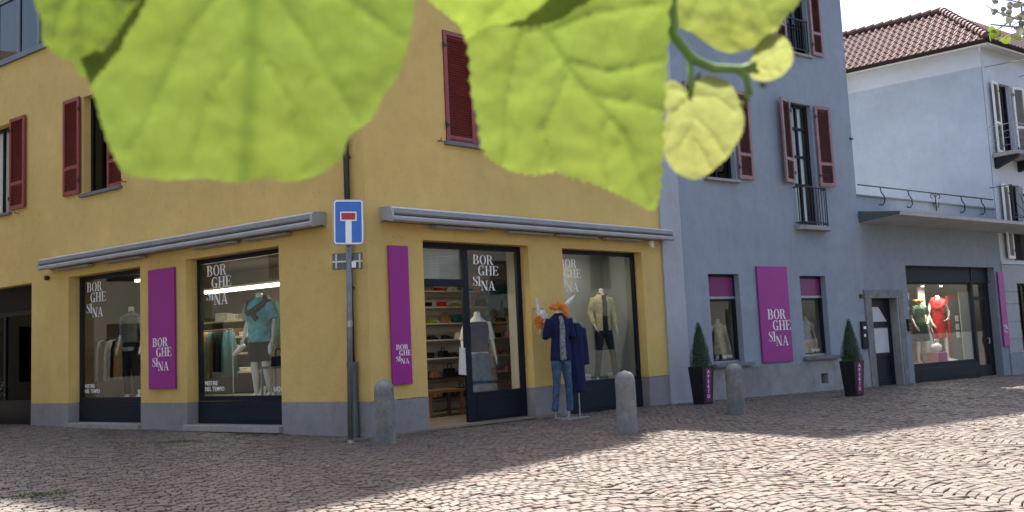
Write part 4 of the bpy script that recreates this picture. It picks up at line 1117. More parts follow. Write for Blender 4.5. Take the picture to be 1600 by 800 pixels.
            c.loft([ring((0,0,.95),.178+g,.128+g,24), ring((0,-.005,1.10),.158+g,.116+g,24), ring((0,-.01,1.22),.170+g,.126+g,24), ring((0,-.01,1.33),.172+g,.125+g,24), ring((0,0,1.395),.145+g,.10+g,24)])
        elif kind == 'scarf':
            c.tube([(-.07,-.05,1.44),(0,.07,1.47),(.07,-.05,1.44),(.0,-.10,1.36),(-.01,-.125,1.18)], [.035,.04,.035,.04,.035], 10)
        elif kind == 'opening':
            c.loft([ring((0,-.118,.80),.07,.04,14), ring((0,-.118,1.1),.06,.035,14), ring((0,-.122,1.3),.065,.036,14), ring((0,-.085,1.43),.05,.034,14)])
        elif kind == 'collar':
            for a in range(7):
                an = R(-160+a*53); c.tube([(.05*math.cos(an),.05*math.sin(an),1.47),(.12*math.cos(an),.10*math.sin(an),1.53),(.17*math.cos(an),.13*math.sin(an),1.50+.03*(a%2))],[.02,.045,.012],8)
        ob = c.build(o.get('name', kind), mt, t, remesh=.014*S)
        amp = o.get('amp', .014)*S*Q
        for v in ob.data.vertices:
            q = v.co/(S*Q); n1 = noise.noise(Vector((q.x*9, q.y*9, q.z*4.5+3)))*amp + noise.noise(Vector((q.x*24, q.y*24, q.z*12)))*amp*.5
            v.co.x += n1*.9; v.co.y += n1*.9
    return t
C = dict(navy=cloth('navy_knit',(.010,.014,.05)), denim=cloth('denim',(.05,.09,.15),.5,14), denimd=cloth('dark_denim',(.018,.025,.035),.4,14),
    turq=cloth('turquoise_linen',(.10,.36,.40),.5,7), grey=cloth('charcoal_wool',(.035,.033,.03)), black=cloth('black_cotton',(.010,.010,.012)),
    olive=cloth('grey_green_tweed',(.095,.10,.082),.5,60), white=cloth('white_cotton',(.62,.60,.55)), yellow=cloth('pale_yellow_suede',(.50,.43,.22)), wine=cloth('wine_scarf',(.16,.02,.04)),
    cream=cloth('cream_lace',(.55,.46,.28)), green=cloth('bottle_green_knit',(.012,.035,.022)), sage=cloth('sage_cotton',(.10,.16,.09)), red=cloth('red_crepe',(.42,.015,.015)), orange=cloth('orange_scarf',(.62,.19,.035)), bluej=cloth('blue_print_shirt',(.17,.19,.20),.6,30))
def inl(s, y, z): return ML @ T(Vector((-s, y, z)))
def inr(s, y, z): return MR @ T(Vector((s, y, z)))
def inb(s, y, z): return MBl @ T(Vector((s, y, z)))
def build_mannequins():
    g = 'headless mannequins in the shop displays'
    figure('mannequin','mannequin in a grey-green waistcoat and dark trousers in the leftmost display window',inl(8.62,.95,.62)@RZ(R(12)),1.42,'stand',
        [('shirt',C['bluej'],dict(sleeve=.62)),('vest',C['olive'],dict(g=.022)),('trousers',C['black'],{})],g)
    m2 = figure('mannequin','mannequin in a turquoise shirt and black shorts holding pale shoes in the display window',inl(4.02,.95,.62)@RZ(R(8)),1.42,'stand',
        [('shirt',C['turq'],dict(sleeve=.45,z=.82,g=.022)),('shawl',C['grey'],dict(name='sweater')),('shorts',C['black'],dict(name='shorts'))],g,wd=1.0)
    for s in (-1,1):
        sh = MB(T(Vector((s*.30*1.42,-.10*1.42,.72*1.42)))@RY(R(-35*s))@RX(R(40))@Matrix.Scale(1.3,4)).tube([(0,.10,.03),(0,.02,.025),(0,-.08,.0),(0,-.15,-.01)],[.035,.045,.042,.02],10)
        o = sh.build('shoe', C['white'], None, smooth=True); o.matrix_world = m2.matrix_world.copy(); tag(o, 'pale canvas shoe in the '+('left' if s < 0 else 'right')+' hand of the turquoise-shirted mannequin', 'shoe')
    figure('mannequin','mannequin in a dark open waistcoat over white behind the entrance glass',inr(3.30,.95,.04)@RZ(R(-18)),1.40,'stand',
        [('shirt',C['white'],dict(sleeve=.5,z=.7)),('vest',C['navy'],dict(g=.018,z=.7)),('skirt',C['denim'],dict(z=.35))],g)
    figure('mannequin','mannequin in a pale yellow jacket and dark trousers in the window right of the entrance',inr(7.0,.78,.54)@RZ(R(-22)),1.40,'stride',
        [('jacket',C['yellow'],dict(sleeve=.92,g=.006,z=.84)),('opening',C['denimd'],dict(name='undershirt')),('scarf',C['wine'],dict(g=.0)),('trousers',C['denimd'],{})],g,wd=.82)
    figure('mannequin','mannequin in a cream dress in the small blue-wall window behind the first planter',inb(2.57,.7,.30)@RZ(R(-25)),1.04,'stand',[('dress',C['cream'],dict(sleeve=.0,z=.66,flare=.02))],g)
    figure('mannequin','mannequin in white top and mustard shorts, small window right of the wide sign panel',inb(6.22,.7,.30)@RZ(R(-25)),1.04,'stand',[('shirt',C['white'],dict(sleeve=.3,z=.86)),('shorts',C['yellow'],dict(name='shorts'))],g)
    figure('mannequin','mannequin in a sage top over bottle-green trousers in the far right shop window',inb(12.2,.75,.30)@RZ(R(-20)),1.32,'hip',[('shirt',C['sage'],dict(sleeve=.4,z=.95)),('shorts',C['green'],dict(name='culottes',g=.02)),('collar',C['orange'],dict(name='scarf'))],g)
    figure('mannequin','mannequin in a long red dress in the far right shop window',inb(13.28,.72,.30)@RZ(R(-30)),1.40,'hip',[('dress',C['red'],dict(sleeve=.0,z=.55)),('shawl',C['red'],dict(name='sash'))],g)
    figure('mannequin','mannequin in a white skirt between the green and red outfits in the far right window',inb(12.85,.95,.30)@RZ(R(-10)),1.10,'stand',[('skirt',C['white'],dict(z=.25)),('shirt',C['cream'],dict(sleeve=0.,z=.95))],g)
    # outdoors, on the paving beside the pillar
    x, y = .88, 18.50
    o = figure('mannequin','outdoor mannequin in navy cardigan and blue jeans with an orange scarf, standing on the paving',T(Vector((x,y,gz(x,y)+.02)))@RZ(R(20)),1.42,'stand',
        [('jacket',C['navy'],dict(sleeve=.52,z=.80,g=.012,name='cardigan')),('opening',C['bluej'],dict(name='shirt_front')),('trousers',C['denim'],dict(name='jeans'))],g,legs=False,arms=False,wd=.80)
    MB().lathe([(.30,-.02),(.30,.0),(.02,.01)],24,.12,.05).tube([(.12,.02,0),(.12,.02,.35)],.014,6).tube([(-.16,.03,0),(-.16,.03,.3)],.014,6).build('stand_base', M_['steel'], o)
    sc = MB(Matrix.Diagonal((.85,.85,1,1))); rnd = random.Random(2)
    sc.tube([(-.18,-.1,2.17),(-.05,-.2,2.24),(.12,-.14,2.20),(.2,.02,2.22),(0,.14,2.24),(-.2,.05,2.20)],[.05,.08,.07,.06,.07,.05],10)
    sc.tube([(.05,-.14,2.2),(.12,-.2,2.08),(.16,-.2,1.95)],[.06,.07,.02],10)
    ob = sc.build('scarf', C['orange'], o, remesh=.02)
    for v in ob.data.vertices:
        n = noise.noise(v.co*16)*.010; v.co += Vector((n,n,n*.8))
    MB().tube([(.15,.06,2.2),(.3,.1,2.34),(.42,.12,2.44)],[.05,.045,.01],8).build('scarf_end', C['white'], o, smooth=True)
    # coat on a stand next to it
    x, y = 1.22, 18.78
    t = thing('coat_stand','navy coat on a slim chrome stand right behind the outdoor mannequin','coat stand',T(Vector((x,y,gz(x,y))))@RZ(R(35)))
    MB().lathe([(.2,0),(.2,.012),(.015,.02)],20).tube([(0,0,0),(0,0,1.98)],.016,8).tube([(-.22,0,1.86),(0,0,1.96),(.22,0,1.86)],.014,6).build('stand', M_['steel'], t)
    c = MB(); c.loft([ring((0,0,.50),.19,.10,20),ring((0,0,1.0),.18,.10,20),ring((0,0,1.5),.17,.09,20),ring((0,0,1.8),.19,.08,20),ring((0,0,1.9),.10,.06,20)]); c.tube([(.18,0,1.8),(.24,0,1.4),(.24,-.02,1.05)],[.07,.06,.055],12).tube([(-.18,0,1.8),(-.23,0,1.4),(-.22,-.02,1.05)],[.07,.06,.055],12)
    ob = c.build('coat', C['navy'], t, remesh=.02)
    for v in ob.data.vertices:
        n = noise.noise(Vector((v.co.x*14,v.co.y*14,v.co.z*2)))*.03; v.co.x += n; v.co.y += n
    # white and orange scarf display on the pillar
    t = thing('scarf_display','white blouse with an orange fan-shaped scarf hung against the pillar left of the outdoor mannequin','scarf display',inr(4.02,-.22,1.78))
    MB().tube([(0,.22,.42),(0,0,.42)],.012,6).tube([(-.12,0,.36),(0,0,.42),(.12,0,.36)],.01,6).build('hanger', M_['steel'], t)
    c = MB().loft([ring((.05,0,-.12),.13,.05,14),ring((.06,0,.1),.14,.06,14),ring((.05,0,.30),.12,.05,14),ring((.03,0,.38),.06,.04,14)]).tube([(-.06,0,.25),(-.12,-.02,.45),(-.14,-.02,.62)],[.04,.035,.025],10)
    ob = c.build('blouse', C['white'], t, remesh=.014)
    for v in ob.data.vertices: v.co += Vector((1,1,.5))*noise.noise(v.co*20)*.015
    f = MB()
    for k in range(12):
        a = R(k*30); b_ = R(k*30+15)
        f.add([(-.15,-.07,.12),(-.15+.15*math.cos(a),-.10,.12+.15*math.sin(a)),(-.15+.13*math.cos(b_),-.07,.12+.13*math.sin(b_))],[(0,1,2)]); a2 = R(k*30+30)
        f.add([(-.15,-.07,.12),(-.15+.13*math.cos(b_),-.07,.12+.13*math.sin(b_)),(-.15+.15*math.cos(a2),-.10,.12+.15*math.sin(a2))],[(0,1,2)])
    f.build('pleated_fan', C['orange'], t)
build_mannequins()

# ================================================================== SHOP INTERIORS
def put(o, M):
    M = M.copy(); M.translation = M.translation*Q; o.matrix_world = M; return o
def interiors():
    rnd = random.Random(21)
    cols = [cloth('merch_red',(.40,.03,.02)),cloth('merch_orange',(.55,.22,.04)),cloth('merch_black',(.012,.012,.014)),cloth('merch_tan',(.28,.16,.08)),cloth('merch_teal',(.03,.12,.15)),cloth('merch_white',(.6,.58,.52)),cloth('merch_pink',(.45,.16,.22)),cloth('merch_green',(.16,.24,.04))]
    cn = ['red','orange','black','tan','teal','white','pink','green']
    # wall shelving seen through the entrance
    t = thing('shelf_unit','white slatwall shelving with rows of shelves behind the shop entrance','shelving',inr(3.35,3.2,.04))
    b = MB()
    for z in [i*.22 for i in range(16)]: b.box(0,3.7,.42,.46,z+.02,z+.20)
    b.build('slatwall', M_['int_w'], t)
    hs = [.30,.75,1.20,1.62,2.0,2.38,2.75]
    for z in hs: MB().box(.05,3.65,.05,.42,z,z+.03).build('shelf', M_['int_w'] if z > 1 else M_['dark'], t)
    lab = {'bag':'handbag','fold':'stack of folded clothes','shoe':'pair of shoes','box':'cardboard gift box'}
    for r, z in enumerate(hs):
        x = .25
        while x < 3.5:
            k = rnd.choice(['bag','fold','shoe','box'] if z < 2.2 else ['shoe','box','bag']); ci = rnd.randrange(8) if rnd.random() < .6 else 2
            Mx = inr(3.35+x,3.2+.24,.04+z+.03)@RZ(rnd.uniform(-.3,.3)); w = rnd.uniform(.16,.26)
            if k == 'bag':
                o = MB().prism_y([(-w*.6,0),(w*.6,0),(w*.5,w*.8),(-w*.5,w*.8)],-.07,.07).tube([(-w*.3,0,w*.78),(-w*.2,0,w*1.25),(w*.2,0,w*1.25),(w*.3,0,w*.78)],.012,6).build('handbag', cols[ci], None, bevel=.02)
            elif k == 'fold':
                m_ = MB()
                for q in range(rnd.randint(2,4)): m_.box(-w*.6+rnd.uniform(-.01,.01),w*.6,-.13,.13,q*.05,q*.05+.046)
                o = m_.build('folded_clothes', cols[ci], None, bevel=.018)
            elif k == 'shoe':
                m_ = MB()
                for q in (-.06,.06): m_.tube([(q,.10,.06),(q,.03,.05),(q,-.07,.03),(q,-.13,.025)],[.04,.042,.036,.02],8).box(q-.03,q+.03,-.14,.12,0,.02)
                o = m_.build('shoes', cols[ci], None)
            else: o = MB().box(-w*.4,w*.4,-.1,.1,0,w*.5).box(-w*.42,w*.42,-.105,.105,w*.5,w*.62).build('gift_box', cols[ci], None, bevel=.006)
            put(o, Mx); rown = ['lowest','second lowest','third','middle','third highest','second highest','top'][r]
            side = 'left end' if x < 1.0 else 'left part' if x < 1.9 else 'right part' if x < 2.8 else 'right end'
            tag(o, '%s %s on the %s shelf, %s, inside the entrance' % (cn[ci], lab[k], rown, side), {'bag':'handbag','fold':'clothes','shoe':'shoes','box':'box'}[k], 'goods on the entrance shelving')
            x += rnd.uniform(.30,.46)
    # poster + paper on the entrance
    tag(put(MB().box(-.3,.3,-.01,.01,0,.7).build('poster', cols[4], None), inr(4.75,1.9,2.15)),'dark poster hanging behind the entrance glass','poster')
    tag(put(MB().box(-.16,.16,-.006,.006,0,.52).build('notice', cols[5], None), inr(2.30,.24,.95)@RZ(R(15))@RY(R(6))),'white paper notice hanging on the entrance frame','notice')
    tag(put(MB().box(-.5,.5,-.3,.3,.5,.56).box(-.46,-.40,-.26,-.2,0,.5).box(.40,.46,-.26,-.2,0,.5).box(-.46,-.40,.2,.26,0,.5).box(.40,.46,.2,.26,0,.5).build('low_table', M_['wood'], None), inr(3.3,2.3,.04)),'low wooden table of goods inside the entrance','table')
    # ceiling lamp reflected at the fanlight
    # display window 3
    for i, (s, z, w, c_) in enumerate(((5.55,.54,.20,6),(5.80,.54,.14,5),(5.62,.76,.16,5),(6.3,.54,.12,5),(7.35,.54,.12,5))):
        o = MB().box(-w,w,-.12,.12,0,.2).box(-w*.8,w*.8,-.125,-.12,.03,.17).build('gift_box', cols[c_], None, bevel=.01)
        tag(put(o, inr(s,.65+.05*i,z)@RZ(.2*i)), ['pink gift box at the left of the yellow-jacket window','white card box next to the pink one in the yellow-jacket window','white box stacked on the pink box in the yellow-jacket window','small white card left of the yellow-jacket mannequin','small white card right of the yellow-jacket mannequin'][i], 'box')
    # window 2: side table, rails, shelf, lamp
    tb = thing('display_table','small dark display table at the right of the turquoise-shirt window','display table',inl(3.3,.8,.62))
    MB().box(-.35,.35,-.2,.2,.62,.66).build('table_top', M_['int_d'], tb)
    for sx in (-1,1):
        for sy in (-1,1): MB().box(sx*.31-.02,sx*.31+.02,sy*.17-.02,sy*.17+.02,0,.62).build('leg', M_['steel'], tb)
    o = MB().prism_y([(-.16,0),(.16,0),(.12,.2),(-.12,.2)],-.08,.08).tube([(-.1,0,.2),(-.07,0,.34),(.07,0,.34),(.1,0,.2)],.014,6).build('handbag', cols[2], None, bevel=.02)
    tag(put(o, inl(3.3,.8,1.28)),'black handbag on the small table in the turquoise-shirt window','handbag')
    o = MB(RX(R(-20))).box(-.1,.1,-.005,.005,0,.28).build('price_card', cols[5], None); tag(put(o, inl(3.75,.7,.62)),'white price card at the feet of the turquoise-shirted mannequin','card')
    for (s, y, lb) in ((5.9,1.25,'dark clothes hanging on a rail at the left in the turquoise-shirt window'),(10.2,1.4,'dark clothes hanging on a rail at the left in the leftmost display window')):
        t = thing('clothes_rail', lb, 'clothes rail', inl(s,y,.62))
        MB().tube([(-.6,0,1.5),(.6,0,1.5)],.016,6).tube([(-.6,0,0),(-.6,0,1.5)],.016,6).tube([(.6,0,0),(.6,0,1.5)],.016,6).build('rail', M_['steel'], t)
        for k in range(8):
            x = -.5+k*.14; c = MB(T(Vector((x,0,0)))@RZ(R(80+rnd.uniform(-15,15)))).loft([ring((0,0,.45),.22,.03,12),ring((0,0,1.2),.20,.04,12),ring((0,0,1.42),.15,.03,12),ring((0,0,1.47),.04,.02,12)])
            c.build('garment', cols[rnd.choice([2,2,4,3,5,2])], t, smooth=True)
    for (s0, lb) in ((7.6,'wall shelves with folded clothes behind the turquoise-shirted mannequin'),(10.0,'wall shelves with folded clothes at the back of the leftmost display window')):
        t = thing('wall_shelves', lb, 'shelving', inl(s0,2.75,.62))
        for z in (.5,.95,1.35,1.75): MB().box(-1.2,1.2,-.1,.3,z,z+.04).build('shelf', M_['int_m'], t)
        for z in (.5,.95,1.35,1.75):
            for x in (-.9,-.5,-.05,.4,.85):
                m_ = MB()
                for q in range(rnd.randint(2,4)): m_.box(x-.15,x+.15,-.06,.24,z+.04+q*.05,z+.04+q*.05+.045)
                m_.build('folded_clothes', cols[rnd.choice([2,3,4,5,5,3])], t, bevel=.015)
    tag(put(MB().box(-.42,.42,-.03,.03,0,2.0).build('partition', M_['int_m'], None), inl(3.55,1.35,.62)),'beige partition panel behind the turquoise-shirted mannequin','partition')
    # linear lamp in window 2 (lit in the photograph) and spots
    def lamp(M, L, label, power, colr=(1,.86,.66), em=9, name='linear_lamp'):
        t = thing(name, label, 'lamp', M)
        MB().box(-L/2,L/2,-.05,.05,.04,.09).build('housing', M_['white_p'], t)
        MB().box(-L/2+.02,L/2-.02,-.045,.045,-.02,.04).build('tube', emit('lamp_glow_'+str(int(L*100)), colr, em*.6), t)
        ld = bpy.data.lights.new('lamp_light', 'AREA'); ld.shape = 'RECTANGLE'; ld.size = L*Q; ld.size_y = .08; ld.energy = power*.5; ld.color = colr
        lo = bpy.data.objects.new('lamp_light', ld); col.objects.link(lo); lo.parent = t; lo.location = (0,0,-.05*Q)
    lamp(inl(5.25,1.5,3.0),2.6,'long lit strip lamp glowing behind the turquoise-shirted mannequin',14)
    lamp(inl(9.2,1.6,3.5),.5,'small ceiling lamp in the leftmost display window',1.6,em=1.5)
    lamp(inr(1.7,1.9,3.45),.6,'small lit ceiling lamp just inside the shop entrance',11)
    lamp(inr(6.3,.75,3.50),.4,'small ceiling lamp above the yellow-jacket mannequin',2.2,em=2)
    for i, s in enumerate((12.2,13.3)):
        t = thing('spot_lamp', ['left','right'][i]+' one of two small lit spotlights under the fascia of the far right shop window', 'lamp', inb(s,.55,2.76))
        MB().lathe([(.05,.0),(.07,.04),(.06,.12),(.02,.14)],12).build('housing', M_['white_p'], t)
        MB().lathe([(.045,-.004),(.045,.0)],12).build('bulb', emit('spot_glow',(1,.93,.8),8), t)
        ld = bpy.data.lights.new('spot_light','AREA'); ld.size = .1; ld.energy = 5; ld.color = (1,.9,.75); lo = bpy.data.objects.new('spot_light', ld); col.objects.link(lo); lo.parent = t; lo.location = (0,0,-.03)
    # shop 2 props
    t = thing('inner_panel','framed glass panel with six white notices inside the far right shop window','panel',inb(14.75,.85,.30))
    MB().box(-.55,.55,0,.03,0,2.1).build('board', M_['int_d'], t); MB().box(-.62,-.55,-.02,.05,0,2.17).box(.55,.62,-.02,.05,0,2.17).box(-.55,.55,-.02,.05,2.1,2.17).build('frame', cols[0], t)
    for ix in (-.22,.12):
        for iz in (.75,1.02,1.30): MB().box(ix,ix+.2,-.02,-.005,iz,iz+.2).build('notice', cols[5], t)
    o = MB().box(-.26,.26,-.2,.2,0,.34).build('display_cube', cols[6], None, bevel=.012); tag(put(o, inb(12.55,.48,.30)),'pink display cube at the feet of the far right window mannequins','display cube')
    o = MB().ell((0,0,.14),.24,.15,.16,14).tube([(-.12,0,.26),(-.06,0,.40),(.06,0,.40),(.12,0,.26)],.014,6).build('handbag', cols[5], None, smooth=True); tag(put(o, inb(12.55,.48,.645)),'round white handbag on the pink display cube','handbag')
    for i, s in enumerate((13.0,13.55)):
        m_ = MB()
        for q in (-.07,.07): m_.tube([(q,.10,.09),(q,.03,.07),(q,-.07,.04),(q,-.14,.03)],[.04,.042,.036,.02],8)
        tag(put(m_.build('shoes', cols[5], None, smooth=True), inb(s,.55,.30)), ['white shoes left of the red dress in the far right window','white shoes right of the red dress in the far right window'][i],'shoes')
    tag(put(MB().box(-.2,.2,-.02,.02,0,2.5).build('display_column', M_['int_w'], None), inb(13.35,1.3,.30)),'pale vertical column behind the far right window mannequins','column')
    tag(put(MB().box(-.12,.12,-.005,.005,0,.16).build('price_card', cols[5], None), inb(12.95,.42,.30)),'white price card on the floor of the far right window','card')
interiors()

# ================================================================== LINDEN BRANCHES OVER THE CAMERA
EYEV = Vector((0,0,EYE))
def pray(x, y): return (RT*((x-800)/FPX) - UP*((y-400)/FPX) + FW)
def teeth(P, n_per, amp):
    out = []; k = 0
    for i in range(len(P)):
        a = Vector(P[i]); b = Vector(P[(i+1) % len(P)]); L = (b-a).length; n = max(1, int(L/n_per)); nn = Vector((b.y-a.y, -(b.x-a.x)))
        nn = nn.normalized() if nn.length else nn
        for j in range(n):
            p = a.lerp(b, j/n); k += 1
            out.append(p + nn*(amp if k % 2 else -amp*.4)*(.6+.8*random.random()))
    return out
def leaf(parent, outline, depth, veins, material, bow=.10, tilt=(0,0), tooth=(9,2.0), lump=.010, grid=7, label=None, pil=.012):
    """a real leaf: outline laid out flat in its own plane, then bowed, pillowed between veins and ridged"""
    P = teeth(catmull([tuple(p) for p in outline]+[tuple(outline[0])], 5)[:-1], *tooth)
    cx = sum(p.x for p in P)/len(P); cy = sum(p.y for p in P)/len(P)
    k = depth/FPX
    pts = [Vector((p.x-cx, -(p.y-cy))) for p in P]; nb = len(pts)
    xs = [p.x for p in pts]; ys = [p.y for p in pts]
    def inside(x, y):
        c = False; j = nb-1
        for i in range(nb):
            if (pts[i].y > y) != (pts[j].y > y) and x < (pts[j].x-pts[i].x)*(y-pts[i].y)/(pts[j].y-pts[i].y)+pts[i].x: c = not c
            j = i
        return c
    allp = list(pts); y = min(ys)
    while y < max(ys):
        x = min(xs)
        while x < max(xs):
            q = (x+random.uniform(-.25,.25)*grid, y+random.uniform(-.25,.25)*grid)
            if inside(*q): allp.append(Vector(q))
            x += grid
        y += grid
    res = delaunay_2d_cdt(allp, [(i,(i+1) % nb) for i in range(nb)], [], 1, 1e-4)
    vs, fs = res[0], res[2]
    seg = []
    for v in veins:
        w = v[0]; pl = [Vector((p[0]-cx, -(p[1]-cy))) for p in v[1:]]
        for a, b in zip(pl[:-1], pl[1:]): seg.append((a, b, w))
    A0 = np.array([[s[0].x,s[0].y] for s in seg]); B0 = np.array([[s[1].x,s[1].y] for s in seg]); Wd = np.array([s[2] for s in seg])
    span = max(max(xs)-min(xs), max(ys)-min(ys))
    V = []; att = []
    for p in vs:
        q = np.array([p.x,p.y]); d = B0-A0; tt = np.clip(((q-A0)*d).sum(1)/((d*d).sum(1)+1e-9), 0, 1); D = np.hypot(*(A0+d*tt[:,None]-q).T)
        dv = D/Wd; i = dv.argmin(); vein = math.exp(-(dv[i])**2*1.2); dn = D.min()
        z = bow*span*((p.x/span)**2*1.1+(p.y/span)**2*.6) - pil*span*(1-math.exp(-dn/(span*.035))) + vein*span*.004
        z += noise.noise(Vector((p.x,p.y,0))/(span*.14))*lump*span + noise.noise(Vector((p.x,p.y,5))/(span*.05))*lump*.4*span
        V.append((p.x*k*Q, p.y*k*Q, z*k*Q)); att.append(min(.8, vein*(.2+.05*Wd[i])))
    me = bpy.data.meshes.new('leaf'); me.from_pydata(V, [], [tuple(f) for f in fs]); me.update()
    a = me.attributes.new('vein', 'FLOAT', 'POINT'); a.data.foreach_set('value', att)
    me.polygons.foreach_set('use_smooth', [True]*len(me.polygons)); me.materials.append(material)
    o = bpy.data.objects.new('leaf', me); col.objects.link(o)
    c = EYEV + pray(cx, cy)*depth
    M = Matrix.Identity(4)
    for i in range(3): M[i][0] = RT[i]; M[i][1] = UP[i]; M[i][2] = -FW[i]
    M = T(c*Q) @ M @ RX(R(tilt[0])) @ RY(R(tilt[1]))
    bpy.context.view_layer.update()
    o.parent = parent; o.matrix_world = M
    if label: o['label'] = label
    return o
def pt(x, y, d): return EYEV + pray(x, y)*d
def branches():
    g1 = leaf_mat('linden_leaf_green', (.125,.178,.030), (.075,.12,.017), .66)
    g2 = leaf_mat('linden_leaf_mid', (.138,.190,.034), (.082,.128,.020), .68)
    g3 = leaf_mat('linden_leaf_young', (.21,.235,.075), (.15,.18,.045), .72)
    g4 = leaf_mat('linden_leaf_fold', (.085,.125,.018), (.05,.085,.012), .5)
    twig = plain('green_twig', (.10,.20,.03), .5, .2, 60)
    base = pt(390, -260, .36)
    t = thing('linden_branch', 'branch at the upper left with the largest blurred green linden leaf close to the lens', 'branch', T(base))
    bpy.context.view_layer.update()
    tb = MB(T(-base)); tb.tube([pt(-200,-420,.42), pt(100,-330,.38), pt(390,-260,.36), pt(700,-340,.38)], [.006,.005,.004,.003], 8); tb.tube([pt(390,-262,.36), pt(392,-150,.345), pt(390,-60,.335)], .0022, 6); tb.build('stem', twig, t, smooth=True)
    A = [(136,98),(146,125),(160,165),(172,205),(190,250),(210,278),(245,284),(275,287),(330,283),(378,290),(420,281),(455,287),(500,276),(535,250),(548,215),(580,190),(600,150),(622,118),(636,70),(645,15),(640,-60),(600,-120),(520,-160),(440,-150),(392,-90),(340,-150),(270,-150),(222,-80),(200,-20),(178,40)]
    leaf(t, A, .335, [(13,(392,-90),(395,30),(393,150),(388,285)),(5,(392,-80),(300,40),(215,240)),(5,(392,-60),(480,60),(560,190)),(4,(393,-85),(520,-20),(632,60)),(4,(393,-85),(250,-30),(140,110)),(3,(395,60),(330,150),(300,280)),(3,(394,60),(450,150),(480,275))], g1, bow=.10, tilt=(-6,3), tooth=(13,1.6), lump=.007, grid=8, pil=.005, label='largest leaf, bright green with a dark midrib fold')
    A2 = [(44,-60),(38,0),(44,35),(42,62),(60,82),(98,98),(104,112),(122,120),(140,118),(165,96),(190,72),(215,38),(240,0),(262,-60),(160,-110)]
    leaf(t, A2, .325, [(5,(160,-100),(130,0),(118,112)),(3,(140,-40),(200,20),(200,60)),(3,(140,-30),(85,20),(70,70))], g4, bow=-.10, tilt=(14,-14), tooth=(12,1.6), lump=.03, grid=6, label='darker leaf overlapping the upper left of the largest one')
    base = pt(1045, -200, .42)
    t2 = thing('linden_branch', 'branch at top centre with two serrated green leaves and yellow young leaves with buds', 'branch', T(base))
    bpy.context.view_layer.update()
    st = MB(T(-base))
    st.tube([pt(900,-330,.44), pt(1045,-200,.42), pt(1042,-60,.415), pt(1052,55,.41), pt(1082,92,.41), pt(1115,107,.41), pt(1160,108,.41), pt(1180,100,.412)], [.0055,.0045,.0034,.0025,.0023,.0021,.0018,.0014], 8)
    st.tube([pt(1152,108,.41), pt(1166,120,.41), pt(1172,150,.41)], [.0018,.0016,.0014], 6); st.tube([pt(1078,90,.41), pt(1079,120,.408), pt(1078,150,.405)], [.0016,.0014,.0012], 6)
    st.tube([pt(1045,-200,.42), pt(930,-120,.40), pt(860,-60,.39)], [.0028,.0022,.002], 6); st.tube([pt(1045,-200,.42), pt(1100,-150,.42), pt(1150,-100,.42)], [.0028,.002,.0018], 6)
    st.build('stem', twig, t2, smooth=True)
    Bo = [(716,30),(728,75),(732,130),(742,185),(752,235),(775,255),(800,268),(835,275),(868,271),(895,282),(935,294),(962,307),(990,322),(1008,334),(1022,330),(1030,296),(1034,240),(1037,180),(1042,110),(1046,40),(1048,-40),(1000,-120),(930,-150),(860,-110),(820,-70),(760,-50)]
    leaf(t2, Bo, .395, [(5,(835,-60),(848,40),(905,130),(975,215),(1012,325)),(3,(848,40),(815,45),(790,160),(790,255)),(3,(870,90),(950,115),(1035,100)),(2.5,(920,150),(990,165),(1035,180)),(2.5,(890,110),(850,200),(860,265)),(2.5,(945,180),(940,240),(950,295)),(2.5,(850,50),(930,20),(1040,10))], g2, bow=.09, tilt=(-5,-8), tooth=(9,3.2), lump=.008, grid=6, pil=.007, label='serrated green leaf pointing down to the right')
    B2 = [(640,-40),(672,2),(690,18),(716,38),(728,60),(752,44),(775,37),(800,42),(838,40),(868,34),(890,24),(905,12),(922,4),(935,-30),(900,-90),(800,-120),(700,-100)]
    leaf(t2, B2, .38, [(4,(800,-110),(790,0),(740,50)),(3,(800,-60),(850,0),(870,30))], g1, bow=-.15, tilt=(18,5), tooth=(8,2.0), lump=.02, grid=6, label='short overlapping leaf at the top edge')
    Co = [(1052,-60),(1046,0),(1050,45),(1064,52),(1082,58),(1104,74),(1122,84),(1140,87),(1165,80),(1190,70),(1212,50),(1232,22),(1252,0),(1262,-50),(1200,-110),(1110,-120)]
    g5 = leaf_mat('linden_leaf_pale', (.165,.205,.045), (.10,.145,.025), .70)
    leaf(t2, Co, .415, [(4,(1150,-110),(1140,-20),(1138,80)),(3,(1145,-60),(1190,0),(1210,45)),(3,(1145,-60),(1090,0),(1070,50)),(2,(1142,-20),(1170,30),(1180,70))], g5, bow=.12, tilt=(-8,6), tooth=(9,1.4), lump=.014, grid=5, label='half-hidden pale green leaf above the young leaves')
    D = [(1037,131),(1050,126),(1062,131),(1072,140),(1078,148),(1083,136),(1092,122),(1106,117),(1124,119),(1140,127),(1150,140),(1158,160),(1164,184),(1160,208),(1150,226),(1136,246),(1118,262),(1102,274),(1084,281),(1066,277),(1050,266),(1038,248),(1032,222),(1036,196),(1042,176),(1035,158)]
    leaf(t2, D, .405, [(2.6,(1079,148),(1080,200),(1084,278)),(1.6,(1079,150),(1050,180),(1042,220)),(1.6,(1079,150),(1120,150),(1150,175)),(1.4,(1080,180),(1110,205),(1130,240)),(1.4,(1080,200),(1060,230),(1055,262)),(1.4,(1080,215),(1100,240),(1108,265)),(1.4,(1080,150),(1060,140),(1045,140))], g3, bow=.10, tilt=(-4,5), tooth=(7,1.2), lump=.008, grid=3.2, pil=.013, label='heart-shaped yellow young leaf')
    Eo = [(1164,109),(1170,95),(1176,78),(1187,63),(1200,54),(1215,54),(1230,62),(1240,80),(1240,96),(1230,112),(1212,123),(1192,126),(1174,122)]
